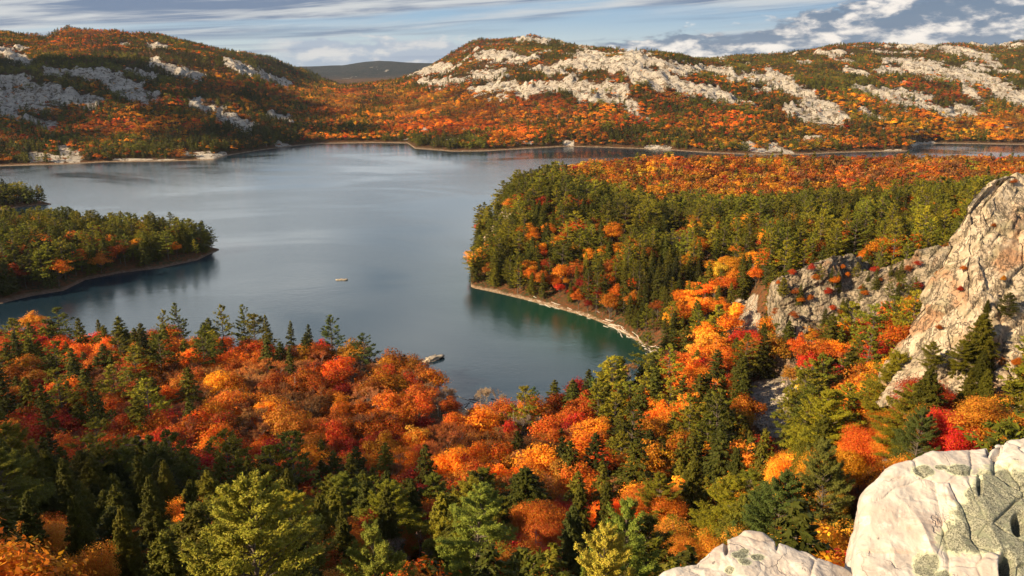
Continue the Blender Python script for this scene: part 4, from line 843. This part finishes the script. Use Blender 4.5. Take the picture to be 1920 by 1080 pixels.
def cliff(name, label, cat, crest, base, mat, amp=2., sc=6., rows=170, cols=300, back=22, seed=1):
    Cc = resamp([at_y(*p) for p in crest], cols, 3); t = np.linspace(0, 1, len(base))
    Bp = np.array([at_y(*p) for p in base], float); u = np.linspace(0, 1, len(crest))
    dC = np.array([at_y(*p) for p in crest], float); dd = np.r_[0, np.cumsum(np.linalg.norm(np.diff(dC, axis=0), axis=1))]; tt = np.linspace(0, dd[-1], cols)
    Bb = np.stack([np.interp(tt, dd, Bp[:, k]) for k in range(3)], 1)
    nf = int(rows*.8); v = np.linspace(-.12, 1, nf)[:, None, None]
    bul = (np.sin(np.clip(v, 0, 1)*np.pi)*.8)
    S = Bb[None]*(1-v)+Cc[None]*v
    tan = np.gradient(Cc, axis=0); nrm = np.stack([tan[:, 1], -tan[:, 0], 0*tan[:, 0]], 1); nrm = unit(nrm)
    for _ in range(12): nrm[1:-1] = (nrm[:-2]+nrm[1:-1]+nrm[2:])/3
    S = S+nrm[None]*bul
    k = np.linspace(0, 1, rows-nf+1)[1:, None, None]
    hd = unit(Cc*np.array([1, 1, 0])); hd = np.stack([hd[:, 0]*.88+hd[:, 1]*.47, hd[:, 1]*.88-hd[:, 0]*.47, 0*hd[:, 0]], 1)   # the top runs back into the hill
    cap = Cc[None]+hd[None]*(k*back); cap[:, :, 2] -= (k[:, :, 0]**2)*(10)+k[:, :, 0]*1.0
    S = np.concatenate([S, cap], 0); x, y, z = S[..., 0], S[..., 1], S[..., 2]
    N = np.cross(np.gradient(S, axis=1), np.gradient(S, axis=0)); N = unit(N)
    d = crag_disp(x, y, z, amp, sc, seed)
    S = S+N*d[..., None]
    o = link(name, mesh_grid(S[..., 0], S[..., 1], S[..., 2], name, None, False), mat); tag(o, label, cat); return o
M_CLIFF = m_rock('warm quartzite cliff', .55, 1.0, .8, .6, 1.02); M_CRAG = m_rock('grey brown crag', .5, 1.0, .9, .7, .68)
cliff('rock_cliff', 'tall pale jointed quartzite cliff rising at the right edge behind the boulder', 'cliff',
    [(1690, 690, 195), (1662, 684, 172), (1676, 648, 169), (1702, 612, 171), (1730, 550, 173), (1752, 506, 174), (1772, 460, 176), (1798, 414, 178), (1812, 380, 179), (1842, 346, 181), (1866, 331, 182), (1892, 322, 183), (1935, 321, 183), (2150, 331, 182)],
    [(1690, 720, 195), (1652, 748, 160), (1668, 756, 152), (1688, 760, 150), (1708, 762, 149), (1728, 764, 148), (1750, 764, 147), (1770, 762, 147), (1788, 760, 146), (1808, 758, 145), (1832, 756, 145), (1866, 750, 144), (1935, 745, 143), (2150, 730, 142)], M_CLIFF, 1.9, 9.0, 330, 480, 16, 11)
cliff('rock_crag', 'grey brown crag with a pale lit left end among the pines', 'crag',
    [(1462, 545, 330), (1446, 528, 308), (1464, 516, 302), (1492, 506, 302), (1524, 492, 302), (1560, 479, 304), (1592, 512, 304), (1640, 503, 300), (1690, 484, 296), (1740, 464, 292), (1830, 450, 288)],
    [(1462, 590, 330), (1448, 600, 305), (1462, 620, 290), (1480, 640, 287), (1515, 650, 284), (1555, 655, 282), (1600, 650, 280), (1650, 640, 276), (1700, 620, 272), (1750, 606, 270), (1840, 600, 266)], M_CRAG, 2.0, 8.5, 240, 420, 34, 23)
cliff('rock_outcrop', 'low broken outcrop below the crag and above the stone slope', 'rock outcrop',
    [(1440, 672, 290), (1444, 645, 282), (1462, 620, 282), (1490, 592, 284), (1530, 600, 284), (1570, 610, 283), (1610, 622, 280)],
    [(1440, 700, 286), (1440, 700, 274), (1460, 698, 271), (1490, 694, 269), (1530, 690, 268), (1570, 684, 268), (1612, 672, 266)], M_CRAG, 1.6, 5., 130, 220, 16, 31)
cliff('rock_bluff', 'small pink white bluff showing through the pines near the tip of the point', 'rock bluff',
    [(908, 448, 520), (910, 440, 510), (924, 424, 518), (946, 406, 528), (968, 396, 538), (986, 400, 545)],
    [(909, 452, 520), (911, 450, 505), (924, 446, 508), (946, 434, 517), (968, 424, 528), (986, 420, 534)], M_CLIFF, .9, 5., 90, 160, 12, 41)

def m_boulder():
    m, t, out = material('white boulder with lichen')
    P = t.add('ShaderNodeNewGeometry').outputs['Position']
    li = t.add('ShaderNodeAttribute', attribute_name='lichen').outputs['Fac']
    n1 = t.noise(P, 1.1, 6, .6, .8); n2 = t.noise(P, 6, 6, .7, .5); n3 = t.noise(P, 45, 4, .7)
    c = t.mix(t.mr(n1, .35, .66), c4(.44, .395, .355), c4(.35, .29, .255))
    c = t.mix(t.mr(n2, .5, .72), c, c4(.54, .50, .46))
    st = t.add('ShaderNodeVectorMath', {0: P, 1: (1, 4, 9)}, operation='MULTIPLY').outputs[0]
    c = t.mix(t.math('MULTIPLY', t.mr(t.noise(st, .9, 6, .65, 1.2), .56, .66), .45), c, c4(.48, .30, .21))
    c = t.mix(t.math('MULTIPLY', t.mr(t.noise(P, 2.4, 5, .6, .6), .54, .68), .5), c, c4(.42, .40, .38))
    vo = t.add('ShaderNodeTexVoronoi', {'Vector': t.add('ShaderNodeVectorMath', {0: P, 1: t.add('ShaderNodeVectorMath', {0: t.noise(P, 2.2, 4, .6, 0, 1), 1: (.5, .5, .5)}, operation='MULTIPLY').outputs[0]}, operation='ADD').outputs[0], 'Scale': 1.1}, feature='DISTANCE_TO_EDGE')
    crack = t.math('MULTIPLY', t.mr(vo.outputs[0], 0, .012, 1, 0), t.mr(n1, .42, .6))
    l2 = t.math('ADD', li, t.math('MULTIPLY', t.math('SUBTRACT', t.noise(P, 9, 7, .75, .6), .5), .85))
    lm = t.mr(l2, .44, .56); ring = t.math('MULTIPLY', t.mr(l2, .40, .47), t.mr(l2, .50, .58, 1, 0))
    n4 = t.noise(P, 70, 3, .8)
    lc = t.mix(t.mr(n4, .42, .58), c4(.09, .09, .06), c4(.34, .33, .25))
    lc = t.mix(t.mr(t.noise(P, 14, 4, .7), .5, .65), lc, c4(.21, .22, .15))
    c = t.mix(lm, c, lc); c = t.mix(t.math('MULTIPLY', ring, .75), c, c4(.52, .53, .36))
    c = t.mix(t.math('MULTIPLY', crack, .35), c, c4(.16, .12, .10))
    blk = t.mr(t.noise(P, 9, 3, .5), .70, .74); c = t.mix(t.math('MULTIPLY', blk, .7), c, c4(.05, .045, .04))
    h = t.math('ADD', t.math('MULTIPLY', n2, .6), t.math('ADD', t.math('MULTIPLY', n4, t.math('ADD', .08, t.math('MULTIPLY', lm, .5))), t.math('MULTIPLY', crack, -.6)))
    b = t.add('ShaderNodeBump', {'Height': h, 'Strength': .6, 'Distance': .05})
    bs = t.add('ShaderNodeBsdfPrincipled', {'Base Color': c, 'Roughness': .75, 'Normal': b.outputs[0], 'Specular IOR Level': .3})
    t.l.new(bs.outputs[0], out.inputs[0]); return m
M_BOULD = m_boulder()
def boulder(label, rim, lichens, holes, dome, seed, rings=300, seg=640):
    P = np.array([at_y(*p) for p in rim], float); P = resamp(np.vstack([P, P[:1]]), seg+1, 2)[:-1]
    c = P.mean(0); n = unit(np.cross(P-c, np.roll(P, -1, 0)-c).sum(0)[None])[0]
    if n[2] < 0: n = -n
    s = np.linspace(0, 1, rings)**.8; s = s[:, None, None]
    S = c+(P[None]-c)*s
    edge = .16
    S = S+n*(dome*(1-s**2.2))-np.array([0, 0, 1.])*edge*np.clip((s-.9)/.1, 0, 1)**2
    out = unit((P-c)*np.array([1, 1, 0]))
    k = np.linspace(0, 1, 140)[1:, None, None]
    sk = S[-1][None]+out[None]*(np.sin(k*1.4)*.5)-np.array([0, 0, 1.])*(k*5.0)
    S = np.concatenate([S, sk], 0); x, y, z = S[..., 0], S[..., 1], S[..., 2]
    N = unit(np.cross(np.gradient(S, axis=1), np.gradient(S, axis=0))); N = np.where(N[..., 2:3] < -.2, -N, N); N[:2] = n
    N[:, 0] = N[:, 1]; N[:, -1] = N[:, -2]
    wx = fbm(x*.9, y*.9, z*.9, o=3, s=seed)*.5
    d1, d2, cid = voronoi(x*.95+wx, y*.95+wx, z*.95, seed+4)
    px, py = project(x, y, z)
    br = 1/(1+np.exp(-(px-1850)/30.))                     # the right side is more broken
    d = fbm(x*.8, y*.8, z*.8, o=3, s=seed+1)*.13+ridged(x*1.6, y*1.6, z*1.6, o=5, s=seed+2)*.045+fbm(x*7, y*7, z*7, o=4, s=seed+3)*.014
    d += (.3+.9*br)*((cid-.5)*.12-.05*np.exp(-((d2-d1)/.035)**2))
    e1, e2, eid = voronoi(x*2.6+wx, y*2.6, z*2.6+wx, seed+7); d += (.12+.9*br)*((eid-.5)*.05-.03*np.exp(-((e2-e1)/.05)**2))
    for hx_, hy_, rx, ry, dp in holes: d -= dp*np.exp(-(((px-hx_)/rx)**2+((py-hy_)/ry)**2)**2)
    S = S+N*d[..., None]
    li = np.zeros(x.shape)
    for lx, ly, rx, ry in lichens: li = np.maximum(li, np.clip(1.05-.55*np.hypot((px-lx)/rx, (py-ly)/ry), 0, 1))
    S = np.concatenate([S, S[:, :1]], 1); li = np.concatenate([li, li[:, :1]], 1)
    o = link('boulder', mesh_grid(S[..., 0], S[..., 1], S[..., 2], 'boulder', {'lichen': li}), M_BOULD); tag(o, label, 'boulder'); return o
yy = lambda py, a=6.6, b=8.0: a+(1080-py)/275.*(b-a)
bl = [(1588, 1100), (1592, 1075), (1598, 1040), (1602, 1000), (1606, 960), (1612, 925), (1620, 902), (1640, 888), (1656, 872), (1690, 860), (1716, 850), (1735, 843), (1775, 834), (1815, 825), (1845, 823), (1856, 826), (1868, 814), (1890, 806), (1915, 803), (1950, 802), (2060, 806), (2200, 850), (2200, 1200), (1900, 1260), (1640, 1230), (1590, 1160)]
boulder('large cream white boulder with grey green lichen filling the lower right corner', [(a, b, yy(b)) for a, b in bl],
    [(1838, 1002, 74, 36), (1884, 915, 58, 46), (1862, 960, 72, 32), (1738, 1055, 24, 24), (1764, 1080, 20, 16), (1730, 884, 20, 9), (1765, 876, 14, 4), (1798, 880, 24, 9), (1908, 1045, 26, 42), (1830, 925, 20, 14), (1960, 960, 60, 90)],
    [(1914, 978, 12, 18, .20), (1886, 1066, 13, 26, .30), (1838, 905, 5, 20, .08), (1856, 835, 5, 14, .08), (1870, 850, 22, 4, .06)], .16, 51)
sl = [(1205, 1110), (1232, 1078), (1262, 1066), (1300, 1057), (1318, 1044), (1336, 1022), (1362, 1008), (1385, 1000), (1404, 997), (1424, 1003), (1446, 1014), (1476, 1024), (1500, 1040), (1520, 1050), (1560, 1060), (1600, 1070), (1640, 1110), (1600, 1250), (1240, 1250)]
boulder('low grey white rock hump at the bottom edge left of the large boulder', [(a, b, yy(b, 6.9, 8.3)) for a, b in sl],
    [(1387, 1045, 15, 7), (1395, 1036, 8, 5), (1420, 1046, 13, 6), (1396, 1058, 12, 7), (1368, 1072, 9, 6)], [(1362, 1030, 4, 14, .07), (1455, 1026, 3, 10, .05)], .14, 67, 220, 520)

def lump(r, n=16, rough=.28):
    """arrays of one broken stone: a subdivided box pushed out to an uneven block"""
    bm = bmesh.new(); bmesh.ops.create_icosphere(bm, subdivisions=n, radius=1.0)
    v = np.array([q.co[:] for q in bm.verts]); f = np.array([[q.index for q in p.verts] for p in bm.faces]); bm.free()
    s = float(r.uniform(0, 99)); v = np.sign(v)*np.abs(v)**.75
    d1, d2, cid = voronoi(v[:, 0]*1.2+s, v[:, 1]*1.2, v[:, 2]*1.2, 3)
    v = v*(1+((cid-.5)*rough*1.6+fbm(v[:, 0]*2+s, v[:, 1]*2, v[:, 2]*2, o=3)*rough)[:, None]); return v, f
import bmesh
def stones(name, pos, size, mat, sub=1, flat=.6):
    vs, fs, n = [], [], 0; base = [lump(np.random.default_rng(k), sub) for k in range(8)]
    for i, (p, s) in enumerate(zip(pos, size)):
        v, f = base[i % 8]; a = rng.uniform(0, 6.28); Rm = np.array([[math.cos(a), -math.sin(a), 0], [math.sin(a), math.cos(a), 0], [0, 0, 1]])
        vs.append((v*np.array([s*rng.uniform(.8, 1.5), s*rng.uniform(.6, 1.), s*flat]))@Rm.T+p); fs.append(f+n); n += len(v)
    me = bpy.data.meshes.new(name); v = np.concatenate(vs); me.vertices.add(len(v)); me.vertices.foreach_set('co', v.reshape(-1).astype('f4')); set_faces(me, np.concatenate(fs)); return link(name, me, mat)
M_STONE = m_rock('pale broken stone', 1.6, .3, .4, .1); M_DARKST = m_rock('wet brown stone', 2., 1.2, .4, .1)
def patch(name, label, cx, cy, rx, ry, z0, n):
    pos, sz = [], []
    for _ in range(n*4):
        a, q = rng.uniform(0, 6.283), math.sqrt(rng.random())*1.05; px = cx+rx*q*math.cos(a); py = cy+ry*q*math.sin(a)
        x, y, z = at_z(px, py, z0)
        for _k in range(5):
            z = float(H(np.array([x]), np.array([y]))[0]); x, y, _z = at_z(px, py, z); x, y = float(x), float(y)
        if fbm(np.array([x/5.]), np.array([y/5.]), o=2, s=90)[0] < -.25: continue
        pos.append((x, y, z+.05)); sz.append(.25+.65*rng.random()**2.5)
        if len(pos) >= n: break
    o = stones(name, pos, sz, M_STONE); tag(o, label, 'scree', None, 'stuff')
patch('scree', 'slope of pale loose stones running down between the trees under the cliff', 1448, 768, 48, 42, 18, 900)
patch('scree', 'band of pale stones climbing right from the stone slope through orange bushes', 1530, 722, 60, 15, 24, 500)
patch('scree', 'small fan of pale stones left of the crag', 1388, 600, 34, 36, 22, 600)
def rock_at(label, px, py, w_px, hgt_m, flat, mat, name='rock', deep=.6, turn=0.):
    x, y, _ = at_z(px, py, 0); dep = y*cp+EYE*sp_; w = w_px*dep/F_PX/2
    v, f = lump(rng, 4, .4); v = v*np.array([w, w*deep, hgt_m]); v[:, 2] += fbm(v[:, 0]/1.2, v[:, 1]/1.2, v[:, 2], o=3)*.35*min(1, w/3)
    c_, s_ = math.cos(turn), math.sin(turn); v = v@np.array([[c_, s_, 0], [-s_, c_, 0], [0, 0, 1.]])
    me = bpy.data.meshes.new(name); me.vertices.add(len(v)); me.vertices.foreach_set('co', v.reshape(-1).astype('f4')); set_faces(me, f)
    o = link(name, me, mat); o.location = (float(x), float(y), hgt_m*.12); tag(o, label, 'rock'); return o
rock_at('long pale low rock lying in the water off the near shore', 811, 675, 38, 1.3, 1, M_STONE, turn=.75, deep=.36)
rock_at('tiny low rock alone in the middle of the lake', 641, 525, 20, .7, 1, M_DARKST, deep=.3)
for i_, (a, b, w_, lb) in enumerate([(752, 694, 26, 'brown shore rock nearest the red maple at the near shore tip'), (770, 690, 20, 'brown wet rock in the middle of the low spit'), (788, 686, 14, 'small dark wet rock at the outer end of the low spit'), (762, 698, 12, 'little dark rock on the near side of the low spit'), (800, 683, 7, 'smallest dark rock between the spit and the pale rock')]):
    rock_at(lb, a, b, w_, .8, 1, M_DARKST, deep=.5, turn=.3)
for a, b, w_, lb in [(1066, 273, 22, 'pale triangular rock pile on the far shore right of the headland'), (1225, 280, 26, 'pale low rock on the far shore below the green trees'), (1250, 282, 20, 'rounded pale rock on the far shore beside the low one'), (1400, 287, 34, 'long pale rock ledge on the far shore under orange trees'), (1468, 288, 24, 'pale slanting rock on the far shore left of the arm'), (1725, 270, 30, 'pale rock ledge at the mouth of the right arm'), (522, 276, 16, 'pale rock on the far shore under the left hill')]:
    rock_at(lb, a, b, w_*.7, .9, 1, M_STONE, deep=.5)
def logm(p0, p1, r0, stubs=2, name='driftwood_log', mat=None):
    p0, p1 = np.array(p0, float), np.array(p1, float); L = np.linalg.norm(p1-p0); n = 6
    S = Soup(); t = np.linspace(0, 1, n+1)[:, None]; sd2 = rng.normal(size=3)*L*.025; P = p0+(p1-p0)*t+np.sin(t*np.pi)*sd2
    rr = r0*(1-.55*t[:, 0]); S.tubes(P[:-1], P[1:], rr[:-1], rr[1:], 7)
    S.tubes([P[0]], [P[0]-(P[1]-P[0])*.06], [rr[0]], [rr[0]*.5], 7)
    for _ in range(stubs):
        k = rng.integers(2, n); d = unit(((p1-p0)/L+rng.normal(size=3)*.6)[None])[0]; d[2] = abs(d[2])*.6; S.tubes([P[k]], [P[k]+d*L*rng.uniform(.08, .25)], [rr[k]*.5], [rr[k]*.15], 5)
    o = link(name, to_mesh(name, S, None, (mat or M_DRIFT,))); return o
shore = resamp([at_z(a, b, 0) for a, b in front_B]+[at_z(1246, 690, 0)], 200)
wh2 = ['right at the near end', 'by the big driftwood pile', 'below the big conifers', 'midway along the beach', 'beyond the middle of the beach', 'towards the tip']
lg = []
for k in range(74):
    u = 1-abs(rng.normal())*.30 if k < 50 else rng.uniform(.25, 1); u = min(max(u, .12), .995); i_ = int(u*199); j_ = min(i_+1, 199)
    tg = unit((shore[min(i_+3, 199)]-shore[max(i_-3, 0)])[None])[0]; nn = np.array([tg[1], -tg[0], 0]); nn = nn if nn[1] > 0 else -nn
    off = rng.normal()*1.6+1.0; p = shore[i_]+nn*off; L = rng.uniform(3, 8) if u > .6 else rng.uniform(2, 5.5)
    ang = rng.normal()*(.9 if u > .85 else .35); d = np.array([tg[0]*math.cos(ang)-tg[1]*math.sin(ang), tg[0]*math.sin(ang)+tg[1]*math.cos(ang), rng.normal()*.05])
    q = np.array([p[0], p[1], max(.12, float(H(np.array([p[0]]), np.array([p[1]]))[0])+.15)]) ; lg.append((u, q, d, L))
lg.sort(key=lambda a: -a[0]); words = ['first', 'second', 'third', 'fourth', 'fifth', 'sixth', 'seventh', 'eighth', 'ninth', 'tenth', 'eleventh', 'twelfth', 'thirteenth', 'fourteenth', 'fifteenth', 'sixteenth', 'seventeenth', 'eighteenth', 'nineteenth', 'twentieth']+[f'twenty {w_}' for w_ in ('first', 'second', 'third', 'fourth', 'fifth', 'sixth', 'seventh', 'eighth', 'ninth')]+['thirtieth']+[f'thirty {w_}' for w_ in ('first', 'second', 'third', 'fourth', 'fifth', 'sixth', 'seventh', 'eighth', 'ninth')]+['fortieth']
cnt = {}
for u, q, d, L in lg:
    wz = wh2[0] if u > .97 else wh2[1] if u > .88 else wh2[2] if u > .76 else wh2[3] if u > .62 else wh2[4] if u > .42 else wh2[5]
    cnt[wz] = cnt.get(wz, 0)+1; size_ = 'long' if L > 5.5 else 'short' if L < 3.6 else 'medium'
    o = logm(q-d*L/2, q+d*L/2, rng.uniform(.13, .26)); tag(o, f'{size_} bleached log on the beach, {words[cnt[wz]-1]} from the right {wz}', 'log', 'driftwood logs along the beach of the point')
for (a, b), (c_, d_), lb in [((857, 742), (896, 756), 'pale fallen log slanting down right in the cove water'), ((846, 765), (881, 754), 'dark log crossing behind the pale slanting one in the cove'), ((867, 767), (880, 752), 'short steep log under the crossing logs in the cove'), ((863, 760), (875, 768), 'shortest log among the fallen ones in the cove'), ((921, 747), (945, 751), 'pale log right of the leafless tree in the cove'), ((868, 773), (909, 774), 'level dark log closest to the shore in the cove'), ((934, 773), (952, 781), 'log at the cove edge lowest right of the leafless tree'), ((880, 748), (912, 752), 'thin branch like log in the middle of the cove'), ((738, 699), (797, 684), 'long dark log reaching out from the near shore tip towards the pale rock')]:
    p0, p1 = at_z(a, b, .1), at_z(c_, d_, .25); o = logm(p0, p1, .22 if a != 738 else .5, 3, 'fallen_log', M_BARK if a == 738 else None); tag(o, lb, 'log', 'fallen logs in the cove')

# unseen clouds added out of frame to shade the left hill and near slope
def m_shade_cloud():
    m, t, out = material('shade_cloud'); bs = t.add('ShaderNodeBsdfPrincipled', {'Base Color': c4(.85, .86, .88), 'Roughness': 1.0, 'Specular IOR Level': 0.0}); t.l.new(bs.outputs[0], out.inputs[0]); return m
M_SHADE_CLOUD = m_shade_cloud()
def shade_cloud(label, sx_, sy_, rx, ry, alt, n, holes=()):
    k = alt/to_sun.z; cx, cy = sx_+to_sun.x*k, sy_+to_sun.y*k
    v, f = lump(np.random.default_rng(5), 3, .25); vs, fs, m_ = [], [], 0
    for _ in range(n):
        a, q = rng.uniform(0, 6.283), math.sqrt(rng.random()); x, y = rx*q*math.cos(a), ry*q*math.sin(a)
        if any(math.hypot(x-h0, y-h1) < h2 for h0, h1, h2 in holes): continue
        s = min(rx, ry)*rng.uniform(.10, .24)*(1.15-q*.6); vs.append(v*np.array([s*1.3, s, s*.42])+[cx+x, cy+y, alt+rng.normal()*min(rx, ry)*.05]); fs.append(f+m_); m_ += len(v)
    me = bpy.data.meshes.new('shade_cloud'); V = np.concatenate(vs); me.vertices.add(len(V)); me.vertices.foreach_set('co', V.reshape(-1).astype('f4')); set_faces(me, np.concatenate(fs), True)
    o = link('shade_cloud', me, M_SHADE_CLOUD); tag(o, label, 'shade_cloud', None, 'structure')
shade_cloud('wide unseen cloud drifting left of the left hill', -760, 1440, 560, 420, 1000, 82)
shade_cloud('small broken unseen cloud drifting left above the viewpoint', -75, 215, 105, 62, 1000, 34)

# thin autumn air
def box(name, x0, x1, y0, y1, z0, z1, mat):
    me = bpy.data.meshes.new(name); v = [(x, y, z) for x in (x0, x1) for y in (y0, y1) for z in (z0, z1)]
    me.from_pydata(v, [], [(0, 1, 3, 2), (4, 6, 7, 5), (0, 4, 5, 1), (2, 3, 7, 6), (0, 2, 6, 4), (1, 5, 7, 3)]); return link(name, me, mat)
hm, ht, ho = material('haze'); ht.l.new(ht.add('ShaderNodeVolumePrincipled', {'Color': c4(.62, .72, .90), 'Density': .000015, 'Anisotropy': .0}).outputs[0], ho.inputs[1])
hz_ = box('haze', -16000, 16000, -200, 9200, -40, 330, hm); tag(hz_, 'thin blue autumn haze over lake and hills', 'haze', None, 'stuff')

# small plants rooted in the cliffs, found by looking along the picture's rays at the rock
from mathutils.bvhtree import BVHTree
trees_bvh = []
for o in [q for q in bpy.data.objects if q.name.startswith(('rock_cliff', 'rock_crag', 'rock_outcrop'))]:
    me = o.data; trees_bvh.append(BVHTree.FromPolygons([v.co[:] for v in me.vertices], [p.vertices[:] for p in me.polygons]))
for px, py, kd, word, hh, lb in [
  (1806, 512, 'maple', 'orange', 2.6, 'small orange bush in the dark cleft halfway up the tall cliff'), (1800, 548, 'maple', 'red', 2.0, 'small red bush below the orange one in the cliff cleft'),
  (1742, 700, 'pine', 'green', 7, 'leaning pine low on the left foot of the tall cliff'), (1795, 705, 'pine', 'green', 8, 'dense pine at the middle foot of the tall cliff'), (1838, 715, 'hemlock', 'dkgreen', 7, 'dark hemlock at the foot of the tall cliff right of the dense pine'),
  (1885, 600, 'pine', 'dkgreen', 6, 'dark little pine standing on a ledge of the tall cliff at right'), (1850, 585, 'hemlock', 'dkgreen', 3, 'tiny evergreen left of the ledge pine on the tall cliff'), (1835, 625, 'birch', 'gold', 3.2, 'small yellow green bush in the middle of the tall cliff'),
  (1870, 345, 'hemlock', 'dkgreen', 2.4, 'tiny dark evergreen on top of the tall cliff'), (1900, 350, 'maple', 'rust', 2.6, 'rust brown bush near the top of the tall cliff'), (1862, 430, 'maple', 'rust', 2.2, 'rust bush under the overhang high on the tall cliff'),
  (1760, 620, 'maple', 'rust', 2.0, 'little rust bush on the left part of the tall cliff'), (1905, 690, 'maple', 'orange', 3, 'orange bush on the broken rocks right of the cliff foot'), (1880, 530, 'birch', 'gold', 2.4, 'yellow bush on the right part of the tall cliff'),
  (1552, 560, 'maple', 'red', 5, 'deep red maple in the gully of the crag'), (1500, 575, 'maple', 'orange', 5, 'orange red maple on the face of the crag'), (1580, 600, 'pine', 'green', 7, 'light pine standing in the gully of the crag'), (1545, 610, 'hemlock', 'dkgreen', 7, 'dark hemlock in front of the crag gully'), (1460, 545, 'hemlock', 'dkgreen', 3, 'small evergreen on the pale end of the crag'),
  (1620, 560, 'maple', 'orange', 4, 'orange bush on the right slope of the crag'), (1680, 520, 'hemlock', 'dkgreen', 4, 'small evergreen on the right slope of the crag'), (1650, 530, 'maple', 'rust', 3, 'rust bush high on the right slope of the crag'), (1720, 505, 'maple', 'red', 4, 'red bush at the upper right of the crag'), (1475, 640, 'pine', 'green', 6, 'light pine on the outcrop below the crag'), (1530, 640, 'maple', 'orange', 5, 'orange maple on the outcrop below the crag')]:
    d = Vector(tuple(float(q) for q in ray(px, py))).normalized(); hits = [h for h in (b.ray_cast(Vector((0, 0, EYE)), d) for b in trees_bvh) if h[0]]
    if not hits: continue
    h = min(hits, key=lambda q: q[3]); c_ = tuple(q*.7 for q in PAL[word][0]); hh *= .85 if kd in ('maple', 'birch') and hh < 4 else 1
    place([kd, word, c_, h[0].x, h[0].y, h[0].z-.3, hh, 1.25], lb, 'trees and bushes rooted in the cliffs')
# a loose cover of small trees on the crag's ledges
spots_ = sorted((float(rng.uniform(1455, 1745)), float(rng.random())) for _ in range(46)); seen_ = {}
CK = [('pine', 'green'), ('hemlock', 'dkgreen'), ('maple', 'orange'), ('maple', 'rust'), ('maple', 'red'), ('pine', 'green'), ('hemlock', 'dkgreen')]
for px, q in spots_:
    top_ = np.interp(px, [1455, 1520, 1560, 1592, 1640, 1690, 1745], [520, 494, 486, 516, 508, 490, 470]); py = top_+6+q**.8*105
    d = Vector(tuple(float(c) for c in ray(px, py))).normalized(); hits = [(b.ray_cast(Vector((0, 0, EYE)), d), n_) for n_, b in enumerate(trees_bvh)]; hits = [(h[3], h[0]) for h, n_ in hits if h[0]]
    if not hits: continue
    dist, p = min(hits, key=lambda a: a[0])
    if dist < 240: continue
    kd, word = CK[int(rng.integers(len(CK)))]; seen_[word, kd] = seen_.get((word, kd), 0)+1
    place([kd, word, tuple(c*.85 for c in PAL[word][int(rng.integers(3))]), p.x, p.y, p.z-.4, float(rng.uniform(4.5, 9) if kd != 'maple' else rng.uniform(3.5, 6)), 1.0], f'small {CW[word]} {KW[kd]}, {words[seen_[word, kd]-1]} from left on the ledges of the crag', 'small trees on the ledges of the crag')
